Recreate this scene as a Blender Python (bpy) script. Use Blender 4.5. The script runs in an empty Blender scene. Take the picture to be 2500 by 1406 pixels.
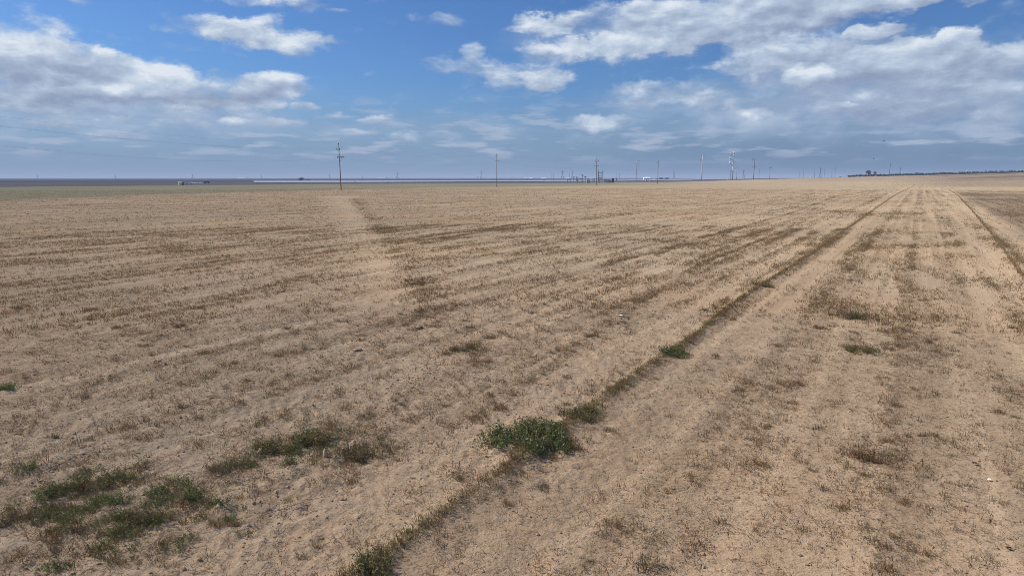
import bpy, math, random
import numpy as np

scene = bpy.context.scene
col = scene.collection
random.seed(7)
RNG = np.random.default_rng(11)

# ------------------------------------------------------------------ camera
F = 1667.0
TH = math.atan((703 - 434.5) / F)          # camera looks 9 degrees down
CAM_H = 5.0
cam_d = bpy.data.cameras.new("camera")
cam = bpy.data.objects.new("camera", cam_d)
col.objects.link(cam)
cam.location = (0, 0, CAM_H)
cam.rotation_euler = (math.pi / 2 - TH, 0, 0)
cam_d.sensor_width = 36.0
cam_d.lens = 36.0 * F / 2500.0
cam_d.clip_start = 0.1
cam_d.clip_end = 60000.0
scene.camera = cam

# ------------------------------------------------------------------ exposure
scene.view_settings.view_transform = 'Standard'
scene.view_settings.look = 'None'
scene.view_settings.gamma = 1.0
scene.view_settings.exposure = 0.20
scene.cycles.max_bounces = 4
scene.cycles.diffuse_bounces = 2
scene.cycles.glossy_bounces = 2
scene.cycles.volume_bounces = 0
scene.cycles.transparent_max_bounces = 4
scene.cycles.use_denoising = True
scene.cycles.denoiser = 'OPENIMAGEDENOISE'
scene.cycles.denoising_input_passes = 'RGB_ALBEDO_NORMAL'
scene.cycles.denoising_prefilter = 'NONE'
scene.cycles.filter_width = 0.85

# ------------------------------------------------------------------ sun
SUN_EL = math.radians(43.0)
SUN_AZ = math.radians(-72.0)               # measured from +y towards +x: the sun stands to the left
sd = bpy.data.lights.new("sun", 'SUN')
sun = bpy.data.objects.new("sun", sd)
col.objects.link(sun)
sd.energy = 4.9
sd.angle = math.radians(0.5)
sd.color = (1.0, 0.955, 0.89)
from mathutils import Vector
sv = Vector((math.sin(SUN_AZ) * math.cos(SUN_EL), math.cos(SUN_AZ) * math.cos(SUN_EL), math.sin(SUN_EL)))
sun.rotation_euler = sv.to_track_quat('Z', 'Y').to_euler()
sun.location = (-60, 20, 90)

# ------------------------------------------------------------------ node helper
class NT:
    def __init__(self, tree):
        self.t = tree
        tree.nodes.clear()
    def n(self, kind, **kw):
        nd = self.t.nodes.new(kind)
        for k, v in kw.items():
            setattr(nd, k, v)
        return nd
    def link(self, a, b):
        self.t.links.new(a, b)
    def put(self, sock, v):
        if hasattr(v, 'is_linked'):
            self.link(v, sock)
        elif v is not None:
            sock.default_value = v
    def math(self, op, a, b=None, c=None, clamp=False):
        nd = self.n('ShaderNodeMath', operation=op, use_clamp=clamp)
        for i, v in enumerate((a, b, c)):
            if v is not None:
                self.put(nd.inputs[i], v)
        return nd.outputs[0]
    def vec(self, op, a, b=None, c=None):
        nd = self.n('ShaderNodeVectorMath', operation=op)
        for i, v in enumerate((a, b, c)):
            if v is not None:
                self.put(nd.inputs[i], v)
        return nd.outputs['Value'] if op in ('DOT_PRODUCT', 'LENGTH') else nd.outputs['Vector']
    def mix(self, f, a, b, blend='MIX'):
        nd = self.n('ShaderNodeMix', data_type='RGBA', blend_type=blend)
        nd.clamp_factor = True
        self.put(nd.inputs[0], f)
        self.put(nd.inputs[6], a)
        self.put(nd.inputs[7], b)
        return nd.outputs[2]
    def noise(self, v, scale=1.0, detail=4.0, rough=0.55, dim='3D', dist=0.0, colour=False):
        nd = self.n('ShaderNodeTexNoise', noise_dimensions=dim)
        self.put(nd.inputs['Vector'], v)
        nd.inputs['Scale'].default_value = scale
        nd.inputs['Detail'].default_value = detail
        nd.inputs['Roughness'].default_value = rough
        nd.inputs['Distortion'].default_value = dist
        return nd.outputs['Color'] if colour else nd.outputs[0]
    def smooth(self, v, a, b, lo=0.0, hi=1.0):
        nd = self.n('ShaderNodeMapRange', interpolation_type='SMOOTHSTEP')
        self.put(nd.inputs[0], v)
        for i, x in enumerate((a, b, lo, hi)):
            nd.inputs[i + 1].default_value = x
        return nd.outputs[0]
    def ramp(self, f, stops):
        nd = self.n('ShaderNodeValToRGB')
        self.put(nd.inputs[0], f)
        e = nd.color_ramp.elements
        while len(e) < len(stops):
            e.new(0.5)
        for el, (p, c) in zip(e, stops):
            el.position = p
            el.color = (*c, 1.0)
        return nd.outputs[0]

def c4(r, g, b):
    return (r, g, b, 1.0)

# ------------------------------------------------------------------ sky
world = bpy.data.worlds.new("World")
scene.world = world
world.use_nodes = True
W = NT(world.node_tree)

def px_azel(px, py):
    t = -(py - 703) / F
    x, y, z = (px - 1250) / F, math.cos(TH) + t * math.sin(TH), -math.sin(TH) + t * math.cos(TH)
    return math.degrees(math.atan2(x, y)), math.degrees(math.atan2(z, math.hypot(x, y)))

# cloud heaps: photo position, half width, half height, weight, brightness
HEAPS = [
    (50, 100, 150, 62, 1.0, .55), (170, 150, 150, 40, .8, -.1), (110, 172, 190, 26, .8, -.5), (30, 225, 130, 30, .7, .1),
    (345, 185, 120, 46, 1.1, .75), (190, 205, 200, 30, .75, .15), (500, 215, 190, 42, .75, .15), (670, 207, 70, 28, .75, .5),
    (330, 248, 300, 22, .7, -.55), (60, 263, 90, 20, .6, .3), (410, 283, 95, 16, .65, .55), (562, 256, 48, 13, .7, .45),
    (566, 297, 30, 11, .5, .3), (140, 300, 50, 14, .5, .3), (90, 262, 150, 46, .35, 0.), (350, 318, 120, 14, .45, .2),
    (600, 290, 120, 30, .3, -.1), (170, 330, 170, 14, .35, .15),
    (610, 232, 55, 16, .55, .35), (470, 262, 60, 12, .5, .4), (655, 252, 40, 12, .5, .3), (240, 178, 60, 22, .5, .5), (440, 305, 70, 10, .45, .25), (60, 300, 60, 10, .45, .25), (260, 322, 60, 9, .4, .3), (700, 300, 50, 9, .4, .25),
    (520, 68, 120, 24, .6, .25), (640, 82, 110, 32, .75, .5), (715, 110, 95, 26, .7, .35), (815, 104, 70, 9, .45, .1),
    (600, 2, 110, 10, .5, .1), (740, 8, 75, 20, .55, .25), (830, 26, 35, 9, .4, .1), (1088, 52, 40, 14, .4, .2), (1022, 42, 22, 8, .35, .1),
    (210, 3, 60, 9, .4, .1),
    (1130, 170, 85, 32, .62, .15), (1152, 128, 32, 18, .5, .3), (1290, 188, 90, 32, .78, .4), (1335, 190, 55, 26, .7, .45), (1300, 238, 60, 10, .4, -.2),
    (740, 262, 28, 11, .55, .35), (820, 278, 30, 11, .6, .4), (916, 295, 44, 10, .55, .35), (905, 322, 46, 11, .65, .55),
    (990, 336, 38, 12, .6, .5), (1085, 328, 60, 9, .4, .3), (1300, 321, 70, 8, .4, .25), (1456, 300, 68, 19, 1.0, .75),
    (1330, 58, 85, 20, .85, .5), (1560, 68, 200, 50, 1.0, .25), (1760, 40, 220, 56, 1.0, .15), (1990, 22, 280, 36, 1.0, .1), (2240, 4, 200, 16, .9, .0),
    (1370, 126, 85, 28, .85, .45), (1510, 120, 130, 28, .95, .6), (1720, 100, 200, 24, .9, .4), (1860, 68, 190, 16, .6, -.7),
    (2030, 110, 240, 36, .95, .2), (2130, 74, 60, 15, .9, .6), (2338, 90, 42, 24, 1.1, .7), (2240, 118, 130, 24, .9, .3),
    (2110, 158, 320, 40, .9, .0), (2400, 150, 190, 36, .9, .15), (1840, 158, 90, 34, .8, .25), (1978, 186, 46, 24, 1.1, 1.0),
    (2220, 205, 360, 38, .85, -.2), (2440, 218, 110, 26, .8, .25), (1610, 228, 130, 28, .72, .15), (1745, 252, 90, 20, .7, .3),
    (2110, 266, 140, 14, .75, .3), (2280, 268, 300, 26, .7, -.25), (1836, 281, 42, 11, .7, .5), (2150, 300, 420, 24, .5, -.3),
]

tc = W.n('ShaderNodeTexCoord')
sep = W.n('ShaderNodeSeparateXYZ')
W.link(tc.outputs['Generated'], sep.inputs[0])
dx, dy, dz = sep.outputs
az = W.math('MULTIPLY', W.math('ARCTAN2', dx, dy), 180 / math.pi)
el = W.math('MULTIPLY', W.math('ARCSINE', dz), 180 / math.pi)
comb = W.n('ShaderNodeCombineXYZ')
W.link(az, comb.inputs[0]); W.link(el, comb.inputs[1])
P = comb.outputs[0]
# ragged outlines: the heaps are looked up at a noisily shifted direction
w1 = W.noise(W.vec('MULTIPLY', P, (0.34, 0.62, 0.0)), 1.0, 6.0, 0.60, dim='2D', colour=True)
w1 = W.vec('MULTIPLY', W.vec('SUBTRACT', w1, (0.5, 0.5, 0.5)), (4.6, 2.4, 0.0))
PW = W.vec('ADD', P, w1)
PS = W.vec('MULTIPLY_ADD', w1, (0.62, 0.55, 0.0), P)
acc_c = acc_b = None
for (px, py, rx, ry, wt, br) in HEAPS:
    a0, e0 = px_azel(px, py)
    a1, _ = px_azel(px + rx, py)
    _, e1 = px_azel(px, py - ry)
    sx, sy = 1 / max(abs(a1 - a0) * 1.38, .4), 1 / max(abs(e1 - e0) * 1.42, .25)
    small = rx < 75
    if small:
        wt *= 1.3
        br -= .12
    q = W.vec('MULTIPLY_ADD', PS if small else PW, (sx, sy, 0.0), (-a0 * sx, -e0 * sy, 0.0))
    d2 = W.vec('DOT_PRODUCT', q, q)
    f = W.math('SUBTRACT', 1.0, d2, clamp=True)
    lit = W.vec('DOT_PRODUCT', q, (-0.12, 0.62, 0.0))
    b = W.math('MULTIPLY', f, W.math('ADD', lit, br))
    acc_c = W.math('MULTIPLY', f, wt) if acc_c is None else W.math('MULTIPLY_ADD', f, wt, acc_c)
    acc_b = W.math('MULTIPLY', b, wt) if acc_b is None else W.math('MULTIPLY_ADD', b, wt, acc_b)
NS = (0.25, 0.56, 0.0)
n1 = W.noise(W.vec('MULTIPLY', P, NS), 1.0, 10.0, 0.56, dim='2D', dist=0.15)
n1s = W.noise(W.vec('MULTIPLY', W.vec('ADD', P, (-0.40, 0.60, 0.0)), NS), 1.0, 4.0, 0.48, dim='2D', dist=0.15)
far = W.noise(W.vec('MULTIPLY', P, (0.02, 0.05, 0.0)), 1.0, 5.0, 0.6, dim='2D')   # sky outside the photographed part
away = W.smooth(W.math('ABSOLUTE', az), 42.0, 60.0)
high = W.smooth(el, 19.0, 30.0)
outside = W.math('MULTIPLY', W.math('MAXIMUM', away, high), W.smooth(far, 0.46, 0.66))
cover = W.math('ADD', acc_c, outside)
dens = W.math('MULTIPLY_ADD', W.math('SUBTRACT', n1, 0.5), 1.55, cover)
alpha = W.smooth(dens, 0.10, 1.12)
bright = W.math('DIVIDE', acc_b, W.math('ADD', acc_c, 0.25))
relief = W.math('MULTIPLY', W.math('SUBTRACT', n1, n1s), 1.15)
shade = W.math('ADD', W.math('ADD', W.math('MULTIPLY', bright, 0.78), 0.40), relief)
shade = W.math('ADD', shade, W.math('MULTIPLY', W.math('SUBTRACT', n1, 0.5), 0.70))
cloud = W.ramp(shade, [(0.0, (0.265, 0.335, 0.49)), (0.30, (0.345, 0.425, 0.575)), (0.60, (0.46, 0.56, 0.71)), (1.0, (0.75, 0.815, 0.89))])
sky = W.n('ShaderNodeTexSky', sky_type='NISHITA')
sky.sun_disc = False
sky.sun_elevation = SUN_EL
sky.sun_rotation = SUN_AZ
sky.altitude = 100
sky.air_density = 1.0
sky.dust_density = 0.6
sky.ozone_density = 2.5
blue = W.mix(1.0, sky.outputs[0], c4(0.040, 0.063, 0.097), 'MULTIPLY')
# thin distant cloud deck along the horizon
deckn = W.noise(W.vec('MULTIPLY', P, (0.22, 1.3, 0.0)), 1.0, 5.0, 0.55, dim='2D')
decka = W.smooth(el, 8.0, 0.6)
decka = W.math('MULTIPLY', decka, W.math('MULTIPLY_ADD', deckn, 0.35, 0.72), clamp=True)
deck = W.mix(W.smooth(az, -5.0, 26.0), c4(0.215, 0.318, 0.495), c4(0.145, 0.228, 0.38))
wisps = W.smooth(deckn, 0.49, 0.68)
wisps = W.math('MULTIPLY', wisps, W.math('MULTIPLY', W.smooth(el, 7.5, 3.5), W.smooth(el, 0.7, 2.4)))
base = W.mix(decka, blue, deck)
base = W.mix(W.math('MULTIPLY', wisps, 0.75), base, c4(0.43, 0.51, 0.65))
veil = None
for (px, py, rx, ry, wt) in [(180, 285, 420, 75, .75), (60, 215, 230, 70, .6), (430, 235, 330, 60, .45), (2180, 285, 560, 100, .95), (2150, 190, 480, 90, .6), (1720, 265, 300, 60, .5), (1100, 325, 700, 36, .4), (1500, 90, 260, 60, .35)]:
    a0, e0 = px_azel(px, py)
    a1, _ = px_azel(px + rx, py)
    _, e1 = px_azel(px, py - ry)
    sx, sy = 1 / (abs(a1 - a0) * 1.3), 1 / (abs(e1 - e0) * 1.3)
    q = W.vec('MULTIPLY_ADD', PW, (sx, sy, 0.0), (-a0 * sx, -e0 * sy, 0.0))
    f = W.math('SUBTRACT', 1.0, W.vec('DOT_PRODUCT', q, q), clamp=True)
    veil = W.math('MULTIPLY', f, wt) if veil is None else W.math('MULTIPLY_ADD', f, wt, veil)
veil = W.math('MULTIPLY', W.math('MULTIPLY', veil, W.smooth(el, 1.2, 5.2, .1, 1.0)), W.math('MULTIPLY_ADD', n1, 1.6, .1), clamp=True)
base = W.mix(veil, base, W.mix(W.smooth(n1s, .38, .62), c4(0.275, 0.38, 0.555), c4(0.40, 0.505, 0.665)))
fade = W.smooth(el, 0.6, 5.5, 0.12, 1.0)
allc = W.mix(W.math('MULTIPLY', alpha, fade), base, cloud)
bg = W.n('ShaderNodeBackground')
W.link(allc, bg.inputs[0])
bg.inputs[1].default_value = 0.87
wo = W.n('ShaderNodeOutputWorld')
W.link(bg.outputs[0], wo.inputs[0])

# ------------------------------------------------------------------ photo geometry
def ray(px, py):
    t = -(py - 703) / F
    return (px - 1250) / F, math.cos(TH) + t * math.sin(TH), -math.sin(TH) + t * math.cos(TH)

def gp(px, py):
    """ground point seen at a photo position (flat near field)"""
    x, y, z = ray(px, py)
    k = -CAM_H / z
    return x * k, y * k

def xat(px, y):
    return (px - 1250) / F * y * math.cos(TH)

def zat(py, y):
    return CAM_H + y * math.tan(math.atan((703 - py) / F) - TH)

# ------------------------------------------------------------------ noise in numpy
def pnoise(x, y, seed):
    x = np.asarray(x, dtype=np.float64); y = np.asarray(y, dtype=np.float64)
    xi = np.floor(x).astype(np.int64); yi = np.floor(y).astype(np.int64)
    xf = x - xi; yf = y - yi
    def g(ix, iy, fx, fy):
        h = (ix * 374761393 + iy * 668265263 + seed * 1442695041) & 0xffffffff
        h = ((h ^ (h >> 13)) * 1274126177) & 0xffffffff
        h = (h ^ (h >> 16)) & 0xffff
        a = h * (2 * math.pi / 65536.0)
        return np.cos(a) * fx + np.sin(a) * fy
    u = xf * xf * xf * (xf * (xf * 6 - 15) + 10)
    v = yf * yf * yf * (yf * (yf * 6 - 15) + 10)
    a = g(xi, yi, xf, yf); b = g(xi + 1, yi, xf - 1, yf)
    c = g(xi, yi + 1, xf, yf - 1); d = g(xi + 1, yi + 1, xf - 1, yf - 1)
    return (a + (b - a) * u) * (1 - v) + (c + (d - c) * u) * v

def fbm(x, y, seed, octv=4, gain=0.5):
    s = 0; am = 1.0
    for i in range(octv):
        s = s + am * pnoise(x * 2 ** i, y * 2 ** i, seed + i * 17)
        am *= gain
    return s

def sstep(a, b, x):
    t = np.clip((np.asarray(x, dtype=np.float64) - a) / (b - a), 0, 1)
    return t * t * (3 - 2 * t)

# ------------------------------------------------------------------ lie of the land
RA = math.radians(30.6)
RCOS, RSIN = math.cos(RA), math.sin(RA)

def rows(x, y):
    wob = 0.25 * pnoise(x / 14.0, y / 14.0, 5)
    return x * RSIN + y * RCOS, x * RCOS - y * RSIN + wob       # along, across

def seg_dist(x, y, pts):
    best = np.full(np.shape(x), 1e9)
    for (ax, ay), (bx, by) in zip(pts[:-1], pts[1:]):
        ex, ey = bx - ax, by - ay
        t = np.clip(((x - ax) * ex + (y - ay) * ey) / (ex * ex + ey * ey), 0, 1)
        best = np.minimum(best, np.hypot(x - ax - t * ex, y - ay - t * ey))
    return best

LEVEE_A = [gp(*p) for p in [(600, 1700), (830, 1430), (900, 1390), (1010, 1310), (1130, 1225), (1220, 1165), (1290, 1105), (1400, 1030), (1500, 955), (1580, 900), (1690, 830), (1760, 770), (1840, 712), (1930, 655), (2020, 593), (2110, 530), (2180, 480), (2235, 452)]]
LEVEE_B = [gp(*p) for p in [(2680, 900), (2510, 700), (2465, 635), (2425, 580), (2385, 530), (2340, 480), (2315, 462)]]
STRIP = [gp(*p) for p in [(866, 486), (880, 508), (920, 550), (965, 600), (990, 655), (1010, 690), (1050, 755)]]
PALE = [gp(*p) for p in [(830, 480), (850, 508), (880, 550), (920, 600), (945, 655), (955, 700), (960, 740)]]
ROW_C = [gp(*p) for p in [(1560, 640), (1700, 584), (1909, 528), (2043, 479), (2190, 456)]]
ROW_D = [gp(*p) for p in [(1110, 1040), (1230, 975), (1380, 870), (1470, 805), (1700, 649), (1850, 590), (1990, 528)]]
ROW_E = [gp(*p) for p in [(-40, 872), (130, 835), (420, 760), (700, 690), (1000, 600), (1300, 540)]]
ROW_F = [gp(*p) for p in [(0, 1160), (330, 1040), (560, 955), (900, 850), (1300, 700), (1500, 640)]]

def rise(x, y):
    d = np.hypot(x, y)
    a = np.where(y > 1, x / np.maximum(y, 1), np.where(x > 0, 1.2, -0.2))
    g = np.interp(a, [0.0, 0.2, 0.39, 0.5, 0.76, 1.2], [0, 0.6, 3.4, 6.6, 12.4, 14.5])
    s = sstep(450, 1150, d)
    s = s * (1 - 0.75 * sstep(1700, 6000, d))
    return s * g

def height(x, y):
    x = np.asarray(x, dtype=np.float64); y = np.asarray(y, dtype=np.float64)
    d = np.hypot(x, y)
    near = 1 - sstep(60, 220, d)
    u, v = rows(x, y)
    z = rise(x, y)
    z = z + near * (0.05 * pnoise(x / 9, y / 9, 21) + 0.035 * pnoise(u / 6.0, v / 0.75, 22))
    rough = 0.45 + 1.1 * np.clip(0.5 + 1.3 * pnoise(x / 2.6, y / 2.6, 31), 0, 1)
    m = sstep(1.0, -2.5, v + 4.0) * 1.6                      # cloddier left of the ridge
    rough = rough * (0.55 + 0.75 * m)
    n2 = 1 - sstep(22, 60, d)
    fine = pnoise(x / .42, y / .42, 41) * .030 + pnoise(x / .17, y / .17, 42) * .022 + np.abs(pnoise(x / .09, y / .09, 43)) * .016
    z = z + n2 * rough * fine
    la = seg_dist(x, y, LEVEE_A); lb = seg_dist(x, y, LEVEE_B)
    z = z + 0.07 * np.exp(-(la / .24) ** 2) * (1 - sstep(200, 400, d)) + 0.12 * np.exp(-(lb / .45) ** 2) * (1 - sstep(200, 400, d))
    return z

# patches of plants: photo position, half width px, half height px, strength
PATCH = [
    (640, 1090, 60, 30, .9), (800, 1080, 130, 50, .8), (300, 1180, 260, 60, .4), (360, 1260, 190, 60, .4), (80, 1230, 120, 60, .4), (120, 1330, 150, 50, .35), (540, 1150, 60, 40, .6),
    (2100, 760, 70, 40, .7), (2110, 850, 70, 26, .6), (1140, 850, 60, 26, .5), (1810, 930, 110, 40, .45), (2220, 830, 70, 60, .5),
    (2410, 690, 90, 40, .5), (2430, 810, 80, 50, .45), (1030, 690, 50, 16, .3), (2190, 600, 130, 8, .6), (2180, 523, 120, 5, .6), (1880, 575, 100, 12, .3),
    (2060, 655, 60, 10, .4), (1600, 590, 80, 10, .35), (1250, 620, 100, 12, .25), (600, 560, 260, 10, .12), (180, 695, 90, 8, .3), (960, 790, 80, 16, .3),
    (1830, 760, 70, 20, .35), (700, 930, 130, 24, .3), (820, 640, 120, 12, .3), (400, 820, 200, 20, .3), (2110, 1110, 60, 34, .6), (1560, 1310, 90, 60, .4), (2160, 1330, 100, 70, .4), (1500, 1240, 120, 50, .3),
    (2460, 560, 60, 60, .6), (2480, 960, 60, 60, .5),
]
PATCH_W = []
for (px, py, rx, ry, s) in PATCH:
    x0, y0 = gp(px, py)
    x1, _ = gp(px + rx, py); _, y1 = gp(px, py - ry)
    PATCH_W.append((x0, y0, max(x1 - x0, .2), max(y1 - y0, .2), s))

def cover_of(x, y):
    """how much plant and litter stands on the soil, 0..1"""
    u, v = rows(x, y)
    d = np.hypot(x, y)
    st = 0.45 * pnoise(u / 9.0, v / 0.5, 61) + 1.05 * pnoise(u / 120.0, v / 0.62, 64) + 0.40 * pnoise(u / 140.0, v / 2.2, 62)
    right = sstep(-5.0, -3.0, v)
    st = st + right * (0.27 * np.cos(v * 2 * math.pi / 2.7 + 1.2 * pnoise(u / 40.0, v / 9.0, 65)) - .1)
    pt = fbm(x / 5.5, y / 5.5, 63, 3)
    c = 0.42 + 0.55 * st + 0.20 * pt
    for (x0, y0, rx, ry, s) in PATCH_W:
        q = ((x - x0) / rx) ** 2 + ((y - y0) / ry) ** 2
        c = c + 0.7 * s * np.exp(-q)
    la = seg_dist(x, y, LEVEE_A); lb = seg_dist(x, y, LEVEE_B); sp = seg_dist(x, y, STRIP); pl = seg_dist(x, y, PALE)
    k = 1 + d / 160.0
    for L, wd, s in ((ROW_C, .22, .6), (ROW_D, .22, .5), (ROW_E, .22, .14), (ROW_F, .22, .2)):
        c = c + s * np.exp(-(seg_dist(x, y, L) / (wd * k)) ** 2)
    c = c + 0.5 * np.exp(-(sp / (1.0 * k)) ** 2) - 0.45 * np.exp(-(pl / (1.8 * k)) ** 2)
    c = c - 0.35 * np.exp(-((la - 1.3) / .7) ** 2) - 0.4 * np.exp(-((lb - 1.7) / .9) ** 2)
    vv = x * RCOS - y * RSIN
    c = c + 0.35 * sstep(7.5, 10.0, vv) * (1 - sstep(120, 260, d))
    return np.clip(c, 0.02, 1.0)

# ------------------------------------------------------------------ mesh helpers
def mesh_from(name, V, Fq, mat=None, colour=None, smooth=False, floats=None):
    V = np.asarray(V, dtype=np.float32)
    me = bpy.data.meshes.new(name)
    Fq = np.asarray(Fq, dtype=np.int32)
    nf, k = Fq.shape
    me.vertices.add(len(V)); me.vertices.foreach_set('co', V.ravel())
    me.loops.add(nf * k); me.loops.foreach_set('vertex_index', Fq.ravel())
    me.polygons.add(nf)
    me.polygons.foreach_set('loop_start', np.arange(0, nf * k, k, dtype=np.int32))
    me.polygons.foreach_set('use_smooth', np.full(nf, smooth, dtype=bool))
    if colour is not None:
        a = me.attributes.new('tint', 'FLOAT_COLOR', 'POINT')
        cc = np.ones((len(V), 4), dtype=np.float32); cc[:, :3] = colour
        a.data.foreach_set('color', cc.ravel())
    for nm, arr in (floats or {}).items():
        a = me.attributes.new(nm, 'FLOAT', 'POINT')
        a.data.foreach_set('value', np.asarray(arr, dtype=np.float32).ravel())
    me.update(calc_edges=True)
    if mat:
        me.materials.append(mat)
    return me

def link(name, me, parent=None, loc=None):
    o = bpy.data.objects.new(name, me)
    col.objects.link(o)
    if parent:
        o.parent = parent
    if loc is not None:
        o.location = loc
    return o

def tag(o, label=None, cat=None, group=None, kind=None):
    for k, v in (('label', label), ('category', cat), ('group', group), ('kind', kind)):
        if v:
            o[k] = v
    return o

class MB:
    """collects bars, boxes and tubes into one mesh"""
    def __init__(self):
        self.v = []; self.f = []
    def box(self, cx, cy, cz, sx, sy, sz, rz=0.0, rx=0.0):
        b = len(self.v)
        c, s = math.cos(rz), math.sin(rz); cr, sr = math.cos(rx), math.sin(rx)
        for ix, iy, iz in ((-1, -1, -1), (1, -1, -1), (1, 1, -1), (-1, 1, -1), (-1, -1, 1), (1, -1, 1), (1, 1, 1), (-1, 1, 1)):
            x, y, z = ix * sx / 2, iy * sy / 2, iz * sz / 2
            y, z = y * cr - z * sr, y * sr + z * cr
            self.v.append((cx + x * c - y * s, cy + x * s + y * c, cz + z))
        for q in ((0, 3, 2, 1), (4, 5, 6, 7), (0, 1, 5, 4), (1, 2, 6, 5), (2, 3, 7, 6), (3, 0, 4, 7)):
            self.f.append(tuple(b + i for i in q))
        return self
    def tube(self, pts, radii, n=8, cap=True):
        b0 = len(self.v)
        pts = [Vector(p) for p in pts]
        if not hasattr(radii, '__len__'):
            radii = [radii] * len(pts)
        for i, p in enumerate(pts):
            t = (pts[min(i + 1, len(pts) - 1)] - pts[max(i - 1, 0)]).normalized()
            a = t.cross(Vector((0, 0, 1)) if abs(t.z) < .9 else Vector((1, 0, 0))).normalized()
            c = t.cross(a)
            for k in range(n):
                w = 2 * math.pi * k / n
                self.v.append(tuple(p + (a * math.cos(w) + c * math.sin(w)) * radii[i]))
        for i in range(len(pts) - 1):
            for k in range(n):
                a0 = b0 + i * n + k; a1 = b0 + i * n + (k + 1) % n
                self.f.append((a0, a1, a1 + n, a0 + n))
        if cap:
            self.f.append(tuple(b0 + k for k in reversed(range(n))))
            e = b0 + (len(pts) - 1) * n
            self.f.append(tuple(e + k for k in range(n)))
        return self
    def build(self, name, mat, parent=None, loc=None, smooth=False):
        me = bpy.data.meshes.new(name)
        me.from_pydata(self.v, [], self.f)
        if smooth:
            for p in me.polygons:
                p.use_smooth = True
        me.materials.append(mat)
        return link(name, me, parent, loc)

def empty(name, loc, label, cat, group=None):
    o = bpy.data.objects.new(name, None)
    col.objects.link(o)
    o.location = loc
    o.empty_display_size = 0.5
    return tag(o, label, cat, group)

def gz(x, y):
    return float(height(np.array([x]), np.array([y]))[0])

# ------------------------------------------------------------------ materials
def simple(name, rgb, rough=0.7, metal=0.0, var=0.12, scale=6.0):
    m = bpy.data.materials.new(name)
    m.use_nodes = True
    N = NT(m.node_tree)
    g = N.n('ShaderNodeTexCoord')
    nz = N.noise(g.outputs['Object'], scale, 4.0, 0.6)
    f = N.math('MULTIPLY_ADD', nz, 2 * var, 1 - var)
    cc = N.n('ShaderNodeCombineColor')
    colr = N.mix(1.0, c4(*rgb), f, 'MULTIPLY')
    p = N.n('ShaderNodeBsdfPrincipled')
    N.link(colr, p.inputs['Base Color'])
    p.inputs['Roughness'].default_value = rough
    p.inputs['Metallic'].default_value = metal
    p.inputs['Specular IOR Level'].default_value = 0.25
    o = N.n('ShaderNodeOutputMaterial')
    N.link(p.outputs[0], o.inputs[0])
    m.node_tree.nodes.remove(cc)
    return m

M = {
    'wood': simple('weathered_wood', (0.16, 0.105, 0.075), 0.85, var=.3, scale=3.0),
    'dark_wood': simple('dark_wood', (0.055, 0.042, 0.036), 0.85, var=.3, scale=3.0),
    'steel': simple('galvanised_steel', (0.36, 0.38, 0.40), 0.5, var=.1),
    'white_steel': simple('pale_steel', (0.72, 0.73, 0.74), 0.45, var=.06),
    'dark_steel': simple('dark_steel', (0.085, 0.095, 0.115), 0.6, var=.15),
    'insul': simple('dark_porcelain', (0.03, 0.028, 0.03), 0.3, var=.1),
    'insul_white': simple('white_porcelain', (0.75, 0.76, 0.78), 0.35, var=.05),
    'wire': simple('wire_aluminium', (0.16, 0.17, 0.19), 0.6, var=.05),
    'panel': simple('sky_glint_panel', (0.80, 0.81, 0.86), 0.5, var=.08, scale=.3),  # sky glint on the panels put into their base colour
    'frame': simple('panel_frame', (0.035, 0.035, 0.05), 0.6, var=.1),
    'white': simple('white_paint', (0.80, 0.80, 0.79), 0.5, var=.05, scale=1.0),
    'beige': simple('beige_paint', (0.78, 0.68, 0.50), 0.6, var=.1, scale=1.0),
    'rust': simple('brown_rust', (0.16, 0.10, 0.075), 0.8, var=.25),
    'grey': simple('grey_block', (0.30, 0.33, 0.37), 0.7, var=.1, scale=.5),
    'rubber': simple('black_rubber', (0.02, 0.02, 0.022), 0.7, var=.1),
    'glass': simple('dark_glass', (0.02, 0.025, 0.03), 0.15, var=.05),
    'bark': simple('bark', (0.09, 0.07, 0.055), 0.9, var=.3),
    'bird': simple('dark_feathers', (0.02, 0.02, 0.022), 0.7, var=.2),
    'clod': simple('pale_clod', (0.42, 0.31, 0.20), 0.95, var=.18, scale=22.0),
    'clod_yellow': simple('yellow_clod', (0.41, 0.32, 0.19), 0.95, var=.22, scale=22.0),
    'soil_dark': simple('damp_clod', (0.30, 0.215, 0.14), 0.95, var=.25, scale=14.0),
    'scrap': simple('white_scrap', (0.8, 0.8, 0.8), 0.5, var=.05),
    'scrap_dark': simple('black_scrap', (0.02, 0.02, 0.025), 0.6, var=.1),
    'stick': simple('grey_dead_stick', (0.26, 0.225, 0.20), 0.9, var=.25, scale=20.0),
}

def tinted(name, rough=0.9, var=0.25, scale=40.0):
    """plant and litter material: colour of each plant comes from the mesh"""
    m = bpy.data.materials.new(name)
    m.use_nodes = True
    N = NT(m.node_tree)
    at = N.n('ShaderNodeAttribute', attribute_name='tint')
    g = N.n('ShaderNodeTexCoord')
    f = N.math('MULTIPLY_ADD', N.noise(g.outputs['Object'], scale, 2.0, 0.6), 2 * var, 1 - var)
    colr = N.mix(1.0, at.outputs['Color'], f, 'MULTIPLY')
    d = N.n('ShaderNodeBsdfDiffuse')
    N.link(colr, d.inputs[0])
    tr = N.n('ShaderNodeBsdfTranslucent')
    N.link(colr, tr.inputs[0])
    mx = N.n('ShaderNodeMixShader')
    mx.inputs[0].default_value = 0.22
    N.link(d.outputs[0], mx.inputs[1]); N.link(tr.outputs[0], mx.inputs[2])
    o = N.n('ShaderNodeOutputMaterial')
    N.link(mx.outputs[0], o.inputs[0])
    return m
M['plant'] = tinted('dry_plant')

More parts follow.
